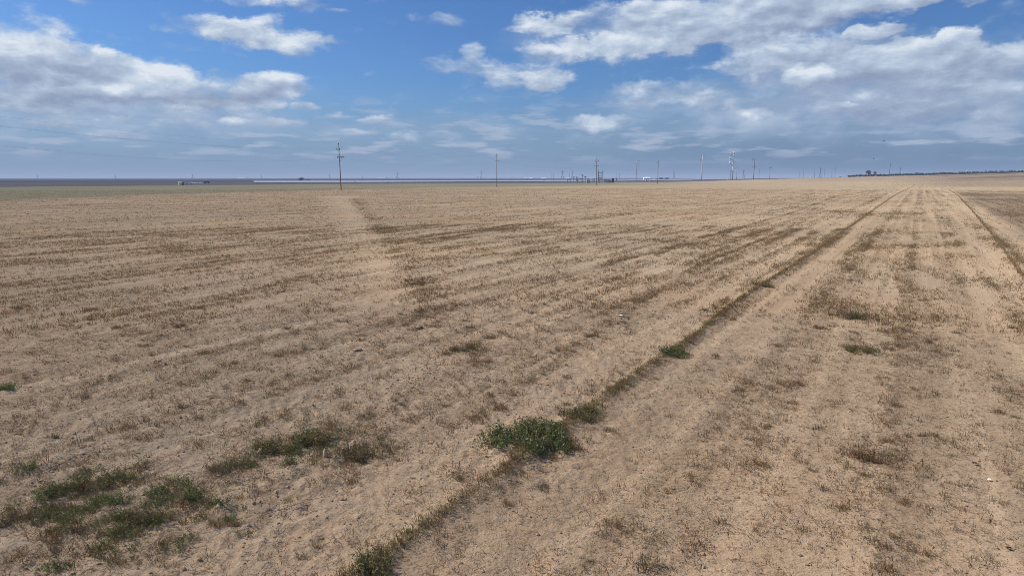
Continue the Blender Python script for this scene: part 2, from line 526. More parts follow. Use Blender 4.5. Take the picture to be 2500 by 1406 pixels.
# ------------------------------------------------------------------ ground
def ground_zone(x, y):
    """colour of the land far and near (soil, weedy strip, ploughed strips, plain)"""
    d = np.hypot(x, y)
    a = x / np.maximum(y, 1.0)
    n = x.shape
    soil = np.array([0.440, 0.322, 0.213])
    C = np.tile(soil, (len(x), 1))
    yel = sstep(16, 60, d)[:, None]
    C = C * (0.96 + 0.10 * yel) * (1 - yel * np.array([0.0, .0, .03]))
    pl = seg_dist(x, y, PALE)
    C = C * (1 + 0.10 * np.exp(-(pl / (1.8 * (1 + d / 160.0))) ** 2))[:, None]
    vv = x * RCOS - y * RSIN
    C = C * (1 - 0.10 * sstep(-6.5, -4.5, vv) * (1 - sstep(40, 140, d)))[:, None]
    big = fbm(x / 60, y / 26, 81, 3)[:, None]
    C = C * (1 + 0.16 * big)
    warm = fbm(x / 17, y / 17, 82, 3)[:, None]
    C = C * (1 + warm * np.array([0.05, -0.02, -0.08]))
    def lay(mask, rgb):
        nonlocal C
        C = C * (1 - mask[:, None]) + np.array(rgb) * mask[:, None]
    lim = pnoise(x / 90, y / 40, 83) * 35
    # pale straw belt along the far edge of the field
    lay(0.75 * sstep(300, 420, d + lim) * (1 - sstep(900, 1300, d)), (0.47, 0.36, 0.225))
    # grey-green weeds on the left, beyond the tilled soil
    edge = np.interp(a, [-1.2, -0.75, -0.5, -0.25, 0.0, 0.25], [150, 185, 235, 300, 390, 520])
    w = sstep(edge - 12, edge + 22, d + lim * .35) * sstep(0.36, 0.05, a)
    gl = np.clip(0.55 + 0.9 * fbm(x / 40, y / 22, 84, 3), 0, 1)
    lay(w * 0.9, (0.32, 0.275, 0.175))
    lay(w * gl * 0.75, (0.235, 0.235, 0.15))
    # dark mauve ploughed land behind the field, haze tint put into its colour
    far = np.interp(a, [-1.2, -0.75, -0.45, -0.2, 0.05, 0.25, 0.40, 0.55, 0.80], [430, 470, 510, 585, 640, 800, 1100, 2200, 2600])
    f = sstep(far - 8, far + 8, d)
    fn = np.clip(0.5 + 1.1 * fbm(x / 260, y / 70, 85, 3), 0, 1)
    lay(f, (0.125, 0.110, 0.122))
    lay(f * fn * 0.55, (0.19, 0.165, 0.165))
    lay(f * sstep(760, 1150, d) * sstep(.30, .10, a), (0.072, 0.086, 0.098))  # far plain turned bluer as painted haze
    lay(f * sstep(1500, 2500, d) * np.clip(.3 + .9 * fbm(x / 900, y / 300, 86, 3), 0, 1) * .5, (0.11, 0.10, 0.08))
    # ploughed strips on the rise to the right
    r = sstep(0.34, 0.46, a) * sstep(620, 820, d) * (1 - sstep(1900, 2300, d))
    lay(r * 0.55, (0.30, 0.215, 0.155))
    dk = r * sstep(0.30, 0.55, fbm(x / 300, y / 55, 87, 3) + 0.55 * sstep(.55, .75, a))
    lay(dk * 0.8, (0.125, 0.09, 0.075))
    lay(sstep(.52, .66, a) * sstep(380, 560, d) * (1 - sstep(1080, 1120, d)) * .55, (0.20, 0.155, 0.105))
    # dark grey-brown weeds right of the far ridge
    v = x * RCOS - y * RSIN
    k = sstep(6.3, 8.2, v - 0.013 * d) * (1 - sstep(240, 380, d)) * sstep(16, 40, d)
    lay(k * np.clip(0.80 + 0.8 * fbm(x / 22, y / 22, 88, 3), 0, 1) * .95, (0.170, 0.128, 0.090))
    return np.clip(C, 0.01, 0.9)

def make_ground():
    az_f = np.radians(np.arange(-47.0, 47.001, 0.14))
    az_b = np.radians(np.arange(51.0, 309.1, 4.3))
    azs = np.concatenate([az_f, az_b])
    nr = int(math.log(16000 / 2.2) / 0.0062)
    rr = 2.2 * np.exp(np.arange(nr + 1) * 0.0062)
    A, R = np.meshgrid(azs, rr)
    X = (R * np.sin(A)).ravel(); Y = (R * np.cos(A)).ravel()
    Z = height(X, Y)
    D = np.hypot(X, Y)
    cov = cover_of(X, Y)
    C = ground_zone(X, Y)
    na = len(azs); nrr = nr + 1
    idx = np.arange(nrr * na).reshape(nrr, na)
    a = idx[:-1, :]; b = idx[1:, :]
    q = np.stack([a, np.roll(a, -1, 1), np.roll(b, -1, 1), b], -1).reshape(-1, 4)[:, ::-1]
    V = np.stack([X, Y, Z], -1)
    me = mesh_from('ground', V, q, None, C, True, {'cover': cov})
    # close the middle under the camera
    bmv = [(0.0, 0.0, float(height(np.array([0.]), np.array([0.]))[0]))]
    me2 = bpy.data.meshes.new('tmp')
    import bmesh
    bm = bmesh.new(); bm.from_mesh(me)
    bm.verts.ensure_lookup_table()
    c = bm.verts.new(bmv[0])
    bm.verts.ensure_lookup_table()
    ring = [bm.verts[i] for i in range(na)]
    for i in range(na):
        bm.faces.new((c, ring[(i + 1) % na], ring[i]))
    bm.to_mesh(me); bm.free()
    bpy.data.meshes.remove(me2)
    return me

def ground_material():
    m = bpy.data.materials.new('field_soil')
    m.use_nodes = True
    N = NT(m.node_tree)
    g = N.n('ShaderNodeNewGeometry')
    pos = g.outputs['Position']
    tint = N.n('ShaderNodeAttribute', attribute_name='tint').outputs['Color']
    cov = N.n('ShaderNodeAttribute', attribute_name='cover').outputs['Fac']
    rot = N.n('ShaderNodeVectorRotate', rotation_type='Z_AXIS')
    N.link(pos, rot.inputs['Vector'])
    rot.inputs['Angle'].default_value = RA
    rp = rot.outputs[0]
    d = N.vec('LENGTH', pos)
    # soil tone: crumbly mottling at several sizes
    n_big = N.noise(pos, 0.55, 5.0, 0.6, dist=.4)
    n_mid = N.noise(pos, 5.5, 5.0, 0.62)
    n_fin = N.noise(pos, 34.0, 4.0, 0.65)
    t = N.math('MULTIPLY_ADD', N.math('SUBTRACT', n_big, .5), .42, 1.0)
    t = N.math('ADD', t, N.math('MULTIPLY', N.math('SUBTRACT', n_mid, .5), .50))
    t = N.math('ADD', t, N.math('MULTIPLY', N.math('SUBTRACT', n_fin, .5), .62))
    r1 = N.noise(N.vec('MULTIPLY', rp, (1.25, .014, 0.0)), 1.0, 3.0, .55)
    r2 = N.noise(N.vec('MULTIPLY', rp, (3.6, .04, 0.0)), 1.0, 3.0, .6)
    t = N.math('ADD', t, N.math('MULTIPLY', N.math('SUBTRACT', r1, .5), .95))
    t = N.math('ADD', t, N.math('MULTIPLY', N.math('SUBTRACT', r2, .5), N.smooth(d, 140., 60., 0., .55)))
    base = N.mix(1.0, tint, t, 'MULTIPLY')
    pink = N.smooth(N.noise(pos, 1.7, 3.0, .55), .42, .66)
    base = N.mix(N.math('MULTIPLY', pink, .5), base, N.mix(1.0, base, c4(1.0, .93, .90), 'MULTIPLY'))
    # dry litter flecks and dark streaks standing in for tiny shadows, thicker where plants are
    lit1 = N.noise(N.vec('MULTIPLY', pos, (1.0, .55, 1.0)), 30.0, 3.0, .6)
    lit2 = N.noise(N.vec('MULTIPLY', rp, (1.0, .22, 1.0)), 9.0, 4.0, .62)
    thr = N.math('MULTIPLY_ADD', cov, -.16, .665)
    l1 = N.smooth(N.math('SUBTRACT', lit1, thr), 0.0, .07)
    l2 = N.smooth(N.math('SUBTRACT', lit2, thr), -.01, .09)
    nearf = N.smooth(d, 70.0, 22.0)
    lm = N.math('MAXIMUM', N.math('MULTIPLY', l1, .75), N.math('MULTIPLY', l2, .55))
    lc = N.mix(N.noise(pos, .9, 3.0, .6), c4(.125, .078, .048), c4(.175, .135, .088))
    inz = N.smooth(d, 900.0, 480.0)
    base = N.mix(N.math('MULTIPLY', lm, inz), base, lc)
    # further off plants and painted micro shadow blend to mottled streaks along the rows
    far1 = N.noise(N.vec('MULTIPLY', rp, (1.0, .12, 1.0)), 1.15, 6.0, .68)
    far2 = N.noise(pos, .42, 6.0, .66)
    fm = N.math('ADD', N.math('MULTIPLY', far1, .55), N.math('MULTIPLY', far2, .45))
    fm = N.math('ADD', fm, N.math('MULTIPLY_ADD', cov, .24, -.12))
    fm = N.math('MULTIPLY', N.smooth(fm, .46, .66), N.math('MULTIPLY', N.smooth(d, 26.0, 80.0), inz))
    fc = N.mix(N.smooth(far2, .40, .62), c4(.245, .160, .095), c4(.21, .175, .10))
    base = N.mix(N.math('MULTIPLY', fm, .42), base, fc)
    # drying cracks
    vor = N.n('ShaderNodeTexVoronoi', feature='DISTANCE_TO_EDGE')
    N.link(N.vec('ADD', pos, N.vec('MULTIPLY', N.noise(pos, 3.0, 3.0, .6, colour=True), (.25, .25, .25))), vor.inputs['Vector'])
    vor.inputs['Scale'].default_value = 5.0
    crack = N.smooth(vor.outputs['Distance'], .035, .0)
    crack = N.math('MULTIPLY', crack, N.math('MULTIPLY', N.smooth(N.noise(pos, .8, 3.0, .5), .52, .68), N.smooth(d, 40.0, 14.0)))
    base = N.mix(N.math('MULTIPLY', crack, .28), base, N.mix(1.0, base, c4(.55, .50, .46), 'MULTIPLY'))
    # relief
    h = N.math('ADD', N.math('MULTIPLY', n_fin, .016), N.math('MULTIPLY', n_mid, .06))
    h = N.math('ADD', h, N.math('MULTIPLY', N.noise(pos, 14.0, 3.0, .6), .034))
    h = N.math('SUBTRACT', h, N.math('MULTIPLY', crack, .02))
    h = N.math('ADD', h, N.math('MULTIPLY', lit2, N.math('MULTIPLY', .11, N.smooth(d, 15., 60.))))
    bp = N.n('ShaderNodeBump')
    bp.inputs['Strength'].default_value = 0.85
    bp.inputs['Distance'].default_value = 1.0
    N.link(h, bp.inputs['Height'])
    p = N.n('ShaderNodeBsdfDiffuse')
    p.inputs['Roughness'].default_value = 0.6
    N.link(base, p.inputs['Color'])
    N.link(bp.outputs[0], p.inputs['Normal'])
    o = N.n('ShaderNodeOutputMaterial')
    N.link(p.outputs[0], o.inputs[0])
    return m

gm = make_ground()
gm.materials.append(ground_material())
tag(link('ground', gm), kind='structure')

# ------------------------------------------------------------------ plants
def tuft_template(rng, stems, h, spread, width, leaves, leaf, lean=.55):
    """stems as tapering blades with small leaves; quads only"""
    V = []; Q = []; B = []
    def quad(p, b):
        i = len(V); V.extend(p); Q.append((i, i + 1, i + 2, i + 3)); B.extend(b)
    for s in range(stems):
        a = rng.uniform(0, 2 * math.pi); r = spread * math.sqrt(rng.uniform(0, 1)) * .55
        root = np.array([math.cos(a) * r, math.sin(a) * r, -0.01])
        hh = h * rng.uniform(.45, 1.1)
        ln = lean * rng.uniform(.2, 1.0)
        a2 = a + rng.normal(0, .7)
        top = root + np.array([math.cos(a2) * ln * spread, math.sin(a2) * ln * spread, hh])
        w = np.array([-math.sin(a2 + rng.uniform(-1.2, 1.2)), math.cos(a2), 0]) * width
        bj = rng.uniform(.75, 1.2)
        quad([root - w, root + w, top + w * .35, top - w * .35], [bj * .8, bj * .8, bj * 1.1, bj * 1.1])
        for k in range(leaves):
            t = rng.uniform(.25, 1.05)
            c = root + (top - root) * t + rng.normal(0, leaf * .8, 3)
            c[2] = max(c[2], leaf * .3)
            n = rng.normal(0, 1, 3); n /= np.linalg.norm(n)
            e = np.cross(n, rng.normal(0, 1, 3)); e /= max(np.linalg.norm(e), 1e-6)
            f = np.cross(n, e)
            e = e * leaf * rng.uniform(.6, 1.25); f = f * leaf * .45
            bj = rng.uniform(.65, 1.35)
            quad([c - e, c + f, c + e, c - f], [bj] * 4)
    return np.array(V), np.array(Q), np.array(B)

def merge(temps, which, pos, scale, rot, colour):
    VV = []; QQ = []; CC = []; off = 0
    for k, (V, Q, B) in enumerate(temps):
        sel = np.where(which == k)[0]
        if len(sel) == 0:
            continue
        c, s = np.cos(rot[sel])[:, None], np.sin(rot[sel])[:, None]
        x = (V[None, :, 0] * c - V[None, :, 1] * s) * scale[sel][:, None] + pos[sel, 0][:, None]
        y = (V[None, :, 0] * s + V[None, :, 1] * c) * scale[sel][:, None] + pos[sel, 1][:, None]
        z = V[None, :, 2] * scale[sel][:, None] + pos[sel, 2][:, None]
        VV.append(np.stack([x, y, z], -1).reshape(-1, 3))
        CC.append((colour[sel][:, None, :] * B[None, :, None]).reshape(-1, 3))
        n = len(V)
        QQ.append((Q[None] + (off + np.arange(len(sel)) * n)[:, None, None]).reshape(-1, Q.shape[1]))
        off += n * len(sel)
    return np.concatenate(VV), np.concatenate(QQ), np.concatenate(CC)

PAL = {
    'brown': (0.205, 0.125, 0.066), 'rust': (0.235, 0.125, 0.064), 'olive': (0.165, 0.135, 0.060), 'straw': (0.31, 0.23, 0.125),
    'green': (0.190, 0.195, 0.080), 'deep': (0.112, 0.150, 0.068), 'grey': (0.185, 0.160, 0.135), 'sage': (0.145, 0.145, 0.095),
}
def pick(rng, n, names, p):
    base = np.array([PAL[k] for k in names])[rng.choice(len(names), n, p=p)]
    return base * rng.uniform(.75, 1.25, (n, 1)) * rng.uniform(.93, 1.07, (n, 3))

T_NEAR = [tuft_template(RNG, 8, .14, .15, .0042, 3, .012) for _ in range(6)] + [tuft_template(RNG, 6, .09, .20, .0038, 4, .013, .9) for _ in range(4)]
T_MID = [tuft_template(RNG, 5, .15, .17, .007, 1, .022) for _ in range(6)]
T_FAR = [tuft_template(RNG, 4, .15, .25, .022, 0, .05) for _ in range(5)]

def scatter(n, r0, r1, half, power, keep, seed):
    """positions over the field sector; keep(x, y) gives the chance to stay"""
    rng = np.random.default_rng(seed)
    u = rng.uniform(0, 1, n)
    r = (r0 ** power + u * (r1 ** power - r0 ** power)) ** (1 / power)
    a = np.radians(rng.uniform(-half, half, n))
    x, y = r * np.sin(a), r * np.cos(a)
    k = rng.uniform(0, 1, n) < keep(x, y)
    x, y = x[k], y[k]
    return np.stack([x, y, height(x, y)], -1), rng

def chance(x, y):
    c = cover_of(x, y)
    return 0.05 + 0.95 * np.clip((c - .02) * 1.05, 0.02, 1) ** 1.5

def clump(x, y, f=.75, seed=91):
    if f > 1:
        u, v = rows(x, y)
        x, y = u / 4.5, v * .9
    return np.clip(.45 + 1.3 * pnoise(x / f, y / f, seed) + .5 * pnoise(x * 3 / f, y * 3 / f, seed + 1), 0, 1)

VC, QC, CC_, off = [], [], [], 0
def add_cloud(V, Q, C):
    global off
    VC.append(V); QC.append(Q + off); CC_.append(C); off += len(V)

P1, rg = scatter(105000, 6.2, 26, 43, 1.9, lambda x, y: chance(x, y) * clump(x, y), 101)
n = len(P1)
def lush(x, y):
    g = np.zeros(len(x))
    for (x0, y0, rx, ry, s) in PATCH_W[:7]:
        g = np.maximum(g, s * np.exp(-.8 * (((x - x0) / rx) ** 2 + ((y - y0) / ry) ** 2)))
    return g
near_col = pick(rg, n, ['brown', 'rust', 'olive', 'straw', 'sage', 'grey'], [.34, .26, .15, .10, .06, .09])
wet_col = pick(rg, n, ['green', 'olive', 'sage', 'deep'], [.35, .3, .15, .2])
near_col = np.where((rg.uniform(0, 1, n) < lush(P1[:, 0], P1[:, 1]) * .7)[:, None], wet_col, near_col)
add_cloud(*merge(T_NEAR, rg.integers(0, 10, n), P1, rg.uniform(.4, 1.0, n) * rg.choice([.6, 1.0, 1.25], n, p=[.5, .4, .1]), rg.uniform(0, 6.28, n), near_col))
P2, rg = scatter(460000, 26, 75, 43, 1.6, lambda x, y: chance(x, y) * clump(x, y, 1.2, 93), 102)
n = len(P2)
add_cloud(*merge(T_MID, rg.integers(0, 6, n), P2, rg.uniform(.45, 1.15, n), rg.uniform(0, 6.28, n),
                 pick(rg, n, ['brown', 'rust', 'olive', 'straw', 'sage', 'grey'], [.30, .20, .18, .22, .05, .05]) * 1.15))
P3, rg = scatter(520000, 75, 330, 43, 1.2, lambda x, y: chance(x, y) * clump(x, y, 3.0, 95), 103)
n = len(P3)
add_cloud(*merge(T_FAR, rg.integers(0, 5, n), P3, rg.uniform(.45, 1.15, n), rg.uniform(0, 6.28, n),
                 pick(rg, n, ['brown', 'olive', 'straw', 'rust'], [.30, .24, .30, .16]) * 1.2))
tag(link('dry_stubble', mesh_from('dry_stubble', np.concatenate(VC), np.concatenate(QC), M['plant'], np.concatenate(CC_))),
    'dry brown stubble and sparse weeds scattered all over the tan field', 'stubble', kind='stuff')

# plants along the two low ridges
T_RIDGE = [tuft_template(RNG, 5, .20, .07, .007, 1, .018) for _ in range(5)]
T_RIDGE_FAR = [tuft_template(RNG, 4, .20, .10, .016, 0, .05) for _ in range(5)]
def ridge_plants(name, pts, label, wid, dens, hmul, seed, lush=False):
    rng = np.random.default_rng(seed)
    pos = []
    for (ax, ay), (bx, by) in zip(pts[:-1], pts[1:]):
        L = math.hypot(bx - ax, by - ay)
        mid = math.hypot((ax + bx) / 2, (ay + by) / 2)
        k = int(L * dens * min(1.0, 24 / (mid + 8)) + 3)
        t = rng.uniform(0, 1, k); o = rng.normal(0, wid * (1.0 if mid < 22 or wid > .3 else .65), k)
        nx, ny = (by - ay) / L, -(bx - ax) / L
        pos.append(np.stack([ax + t * (bx - ax) + nx * o, ay + t * (by - ay) + ny * o], -1))
    pos = np.concatenate(pos)
    d = np.hypot(pos[:, 0], pos[:, 1])
    gap = pnoise(pos[:, 0] / 1.6, pos[:, 1] / 1.6, seed)
    keep = (rng.uniform(0, 1, len(pos)) < np.clip(.85 + 1.2 * gap, .1, 1)) & (d > 5.5)
    pos = pos[keep]; d = d[keep]; gap = gap[keep]
    P = np.column_stack([pos, height(pos[:, 0], pos[:, 1])])
    n = len(P)
    green = np.clip(.55 - .33 * sstep(14, 26, d) + 1.5 * pnoise(P[:, 0] / 3.5, P[:, 1] / 3.5, seed + 3), 0, 1)[:, None]
    dry = pick(rng, n, ['brown', 'rust', 'olive', 'straw'], [.36, .2, .2, .24])
    wet = pick(rng, n, ['olive', 'green'], [.55, .45])
    C = dry * (1 - green * .75) + wet * green * .75
    if lush:
        C = wet
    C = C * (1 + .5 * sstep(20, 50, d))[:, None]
    near = d < 26
    out = []
    vs, qs, cs, of = [], [], [], 0
    for sel, T, sc in ((near, T_NEAR, 1.0), (~near & (d < 80), T_RIDGE, .95), (d >= 80, T_RIDGE_FAR, .95)):
        if sel.sum() == 0:
            continue
        k = int(sel.sum())
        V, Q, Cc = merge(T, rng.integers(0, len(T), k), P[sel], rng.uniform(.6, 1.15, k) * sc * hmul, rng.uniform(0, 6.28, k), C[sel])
        vs.append(V); qs.append(Q + of); cs.append(Cc); of += len(V)
    tag(link(name, mesh_from(name, np.concatenate(vs), np.concatenate(qs), M['plant'], np.concatenate(cs))), label, 'weeds', kind='stuff')

ridge_plants('ridge_weeds', LEVEE_A, 'dense dry weeds along the long low earth ridge crossing the field', .085, 125, .75, 301)
ridge_plants('ridge_weeds', LEVEE_B, 'dark dry weeds along the low ridge at the right edge of the field', .09, 70, .75, 302)
def green_strips():
    for i, (pa, lab) in enumerate([([(872, 509), (905, 508)], 'short dark green weed streak at the top of the pale strip'), ([(935, 505), (980, 503)], 'faint green weed streak right of the dark green streak'),
                                   ([(1040, 498), (1078, 496)], 'far green weed streak out on the field, right of the pale strip'), ([(2020, 517), (2085, 513)], 'green weed streak just left of the far ridge'),
                                   ([(2145, 522), (2205, 525)], 'green weed streak just right of the far ridge')]):
        ridge_plants('weed_streak', [gp(*p) for p in pa], lab, .9, 45, 1.1, 320 + i, True)
ridge_plants('strip_weeds', STRIP, 'olive weeds along the pale bare strip left of centre', .5, 20, .95, 303)

green_strips()

# litter: twigs and crumbs lying flat
def litter():
    rng0 = np.random.default_rng(401)
    temps = []
    for k in range(8):
        V = []; Q = []; B = []
        for j in range(3):
            a = rng0.uniform(0, 6.28); L = rng0.uniform(.008, .035); w = rng0.uniform(.0018, .0035)
            c = rng0.normal(0, .05, 2); e = np.array([math.cos(a), math.sin(a)]) * L; f = np.array([-math.sin(a), math.cos(a)]) * w
            z0, z1 = rng0.uniform(.004, .016, 2)
            i = len(V)
            V += [(*(c - e - f), z0), (*(c + e - f), z1), (*(c + e + f), z1), (*(c - e + f), z0)]
            Q.append((i, i + 1, i + 2, i + 3)); B += [rng0.uniform(.7, 1.2)] * 4
        temps.append((np.array(V), np.array(Q), np.array(B)))
    P, rg = scatter(60000, 6, 27, 42, 1.7, lambda x, y: np.clip(cover_of(x, y) * .9 + .25, 0, 1), 402)
    n = len(P)
    V, Q, C = merge(temps, rg.integers(0, 8, n), P, rg.uniform(.6, 1.5, n), rg.uniform(0, 6.28, n), pick(rg, n, ['brown', 'grey', 'straw', 'olive'], [.36, .26, .30, .08]))
    tag(link('litter', mesh_from('litter', V, Q, M['plant'], C)), 'dead twigs and crumbs of dry leaf littering the bare soil', 'litter', kind='stuff')
litter()

# clods of soil
def clod_template(rng, n=10):
    import bmesh
    bm = bmesh.new()
    bmesh.ops.create_icosphere(bm, subdivisions=1, radius=1.0)
    V = np.array([v.co[:] for v in bm.verts])
    T = np.array([[v.index for v in f.verts] for f in bm.faces])
    bm.free()
    V = V * rng.uniform(.62, 1.15, (len(V), 1)) * np.array([1.0, rng.uniform(.6, 1.0), rng.uniform(.5, .8)])
    V[:, 2] += .15
    return V, T, rng.uniform(.9, 1.08, len(V))

def clods():
    r0 = np.random.default_rng(501)
    temps = [clod_template(r0) for _ in range(10)]
    def keep(x, y):
        v = x * RCOS - y * RSIN
        left = sstep(-4.5, -8.0, v)
        return np.clip(.14 + .75 * left * np.clip(.45 + 1.4 * pnoise(x / 2.2, y / 2.2, 33), 0, 1), 0, 1)
    P, rg = scatter(60000, 6, 36, 43, 1.7, keep, 502)
    n = len(P)
    sc = .007 + .034 * rg.uniform(0, 1, n) ** 3.5
    soil = np.array([0.40, 0.285, 0.19]) * rg.uniform(.8, 1.12, (n, 1))
    V, Q, C = merge(temps, rg.integers(0, 10, n), P, sc, rg.uniform(0, 6.28, n), soil)
    m = tinted('soil_clod', var=.15, scale=30.0)
    tag(link('soil_clods', mesh_from('soil_clods', V, Q, m, C)), 'small crumbled clods of tan soil lying on the field', 'clods', kind='stuff')
clods()

# single plants one can point to
def plant(name, px, py, w_px, h_px, kind, label, cat, group=None, seed=0, dense=1.0):
    rng = np.random.default_rng(900 + seed)
    x0, y0 = gp(px, py)
    zd = math.hypot(CAM_H, y0)
    wid = w_px / F * zd; hgt = h_px / F * zd / max(.55, math.cos(math.atan2(CAM_H, y0)))
    names, pr = kind
    k = max(6, int(330 * dense * wid * max(wid * .8, .2)))
    k = min(k, 330)
    a = rng.uniform(0, 6.28, k); r = np.sqrt(rng.uniform(0, 1, k)) * wid / 2 * rng.choice([.8, 1.0, 1.25], k)
    dp = rng.uniform(.75, 1.1)
    xs, ys = np.cos(a) * r, np.sin(a) * r * dp
    lump = np.clip(.36 + 2.8 * pnoise(xs / (wid * .20 + .05) + seed * 7.1, ys / (wid * .20 + .05), 44), .03, 1)
    ok = rng.uniform(0, 1, k) < lump * np.maximum(.1, 1.2 - (r / (wid / 2 + 1e-6)) ** 2 * .6)
    ok[:3] = True
    xs, ys, r = xs[ok], ys[ok], r[ok]
    n = len(xs)
    zz = height(x0 + xs, y0 + ys) - gz(x0, y0)
    P = np.stack([xs, ys, zz], -1)
    sc = np.clip(hgt / .30, .35, 1.6) * rng.uniform(.45, 1.1, n) 
    C = pick(rng, n, names, pr)
    V, Q, Cc = merge(T_LEAF if 'green' in names or 'deep' in names else T_NEAR, rng.integers(0, 6, n), P, sc, rng.uniform(0, 6.28, n), C)
    o = link(name, mesh_from(name, V, Q, M['plant'], Cc), loc=(x0, y0, gz(x0, y0)))
    return tag(o, label, cat, group)
T_LEAF = [tuft_template(RNG, 5, .18, .15, .003, 8, .0195, .8) for _ in range(6)]

GREEN = (['deep', 'green', 'olive'], [.5, .38, .12])
MIXED = (['green', 'olive', 'brown', 'sage'], [.35, .35, .15, .15])
DRY = (['brown', 'rust', 'olive', 'straw'], [.38, .32, .15, .15])
OLIVE = (['olive', 'brown', 'sage', 'grey'], [.45, .2, .2, .15])
GREY = (['grey', 'sage', 'brown'], [.6, .25, .15])

plant('green_weed', 1285, 1080, 205, 54, GREEN, 'largest dark green leafy weed, beside the long ridge in the foreground', 'weed', seed=61, dense=.95)
plant('green_weed', 1310, 1058, 120, 40, MIXED, 'olive green weed at the back of the largest dark green weed', 'weed', seed=62, dense=.9)
plant('green_weed', 1345, 1092, 165, 36, MIXED, 'yellowish green weed merging with the largest weed, on the ridge itself', 'weed', seed=63, dense=.9)
plant('green_weed', 760, 1080, 80, 42, MIXED, 'green weed clump behind the upright pointed clod', 'weed', seed=3, dense=1.2)
plant('olive_weed', 870, 1105, 95, 46, OLIVE, 'broad olive weed clump right of the upright pointed clod', 'weed', seed=4, dense=1.3)
plant('olive_weed', 960, 1095, 70, 30, OLIVE, 'thin olive weed tail end right of the broad olive clump', 'weed', seed=5, dense=1.0)
plant('green_weed', 655, 1100, 80, 34, MIXED, 'low grey green weed around the yellow pitted clod', 'weed', seed=6)
plant('green_weed', 462, 1222, 48, 36, GREEN, 'small dark green weed right of the spreading weed patch at lower left', 'weed', seed=7, dense=1.5)
plant('green_weed', 395, 1210, 70, 34, GREEN, 'dark green weed just left of the small dark one at lower left', 'weed', seed=8)
plant('olive_weed', 545, 1148, 60, 42, OLIVE, 'olive weed above grey dead twigs, left of centre', 'weed', seed=9, dense=1.2)
plant('green_weed', 275, 1175, 90, 36, MIXED, 'topmost clump of the spreading green weed patch at lower left', 'weed', seed=10)
plant('green_weed', 190, 1195, 90, 34, MIXED, 'left upper clump of the spreading green weed patch at lower left', 'weed', seed=11)
plant('green_weed', 330, 1285, 120, 44, MIXED, 'middle clump of the spreading green weed patch at lower left', 'weed', seed=12)
plant('green_weed', 225, 1290, 90, 38, OLIVE, 'brownish lower clump of the spreading weed patch at lower left', 'weed', seed=13)
plant('olive_weed', 120, 1250, 90, 42, OLIVE, 'rounded olive clump toward the left edge, lower part of the field', 'weed', seed=14, dense=1.2)
plant('olive_weed', 45, 1275, 80, 40, OLIVE, 'brown olive clump nearest the left edge at the bottom', 'weed', seed=15, dense=1.2)
plant('green_weed', 250, 1350, 70, 34, MIXED, 'lowest green clump of the weed patch at lower left', 'weed', seed=16)
plant('green_weed', 18, 952, 46, 26, GREEN, 'small round dark green bush at the left edge of the picture', 'weed', seed=17, dense=1.7)
plant('olive_weed', 66, 925, 36, 20, OLIVE, 'olive tuft just behind the round green bush at the left edge', 'weed', seed=18)
plant('olive_weed', 2095, 775, 90, 34, OLIVE, 'large olive tuft on bare soil between the two ridges', 'weed', seed=19, dense=1.1)
plant('green_weed', 2105, 860, 80, 24, MIXED, 'low green tuft below the large olive tuft between the ridges', 'weed', seed=20, dense=.9)
plant('brown_weed', 2108, 1115, 62, 40, DRY, 'rounded dark brown tuft alone on the bare soil at right', 'weed', seed=21, dense=1.5)
plant('brown_weed', 2165, 1395, 60, 40, DRY, 'brown tuft at the bottom edge of the picture, right half', 'weed', seed=22, dense=1.3)
plant('olive_weed', 1590, 1390, 60, 46, OLIVE, 'brown olive tuft with yellow flecks at the bottom edge, right of centre', 'weed', seed=23, dense=1.2)
plant('olive_weed', 1118, 1170, 34, 32, OLIVE, 'small upright olive tuft left of the ridge in the foreground', 'weed', seed=24, dense=1.6)
plant('brown_weed', 1220, 998, 36, 30, DRY, 'upright brown tuft behind the largest green weed', 'weed', seed=25, dense=1.5)
plant('brown_weed', 1168, 1022, 70, 24, DRY, 'brown tuft in line left of the upright brown tuft', 'weed', seed=26, dense=1.2)
plant('green_weed', 1645, 868, 78, 26, GREEN, 'green clump on the long ridge halfway up the field', 'weed', seed=27, dense=1.3)
plant('green_weed', 1865, 700, 52, 14, MIXED, 'dull green clump on the long ridge, far up the field', 'weed', seed=28, dense=1.2)
plant('olive_weed', 1135, 855, 80, 28, OLIVE, 'grey olive tuft on the bare soil left of the long ridge', 'weed', seed=29)
plant('olive_weed', 1175, 885, 60, 22, DRY, 'dry tuft just below the grey olive tuft', 'weed', seed=30)
plant('green_weed', 1418, 1018, 90, 30, MIXED, 'green clump on the ridge right of the largest weed', 'weed', seed=31, dense=1.3)
plant('green_weed', 915, 1398, 90, 46, MIXED, 'green leafy clump on the ridge at the bottom edge', 'weed', seed=32, dense=1.4)
plant('grey_weed', 905, 1300, 40, 16, GREY, 'pair of small blue grey dead tufts left of the ridge near the bottom', 'weed', seed=33, dense=1.0)
plant('olive_weed', 1020, 695, 44, 14, OLIVE, 'olive tuft at the near end of the pale bare strip', 'weed', seed=34, dense=1.2)

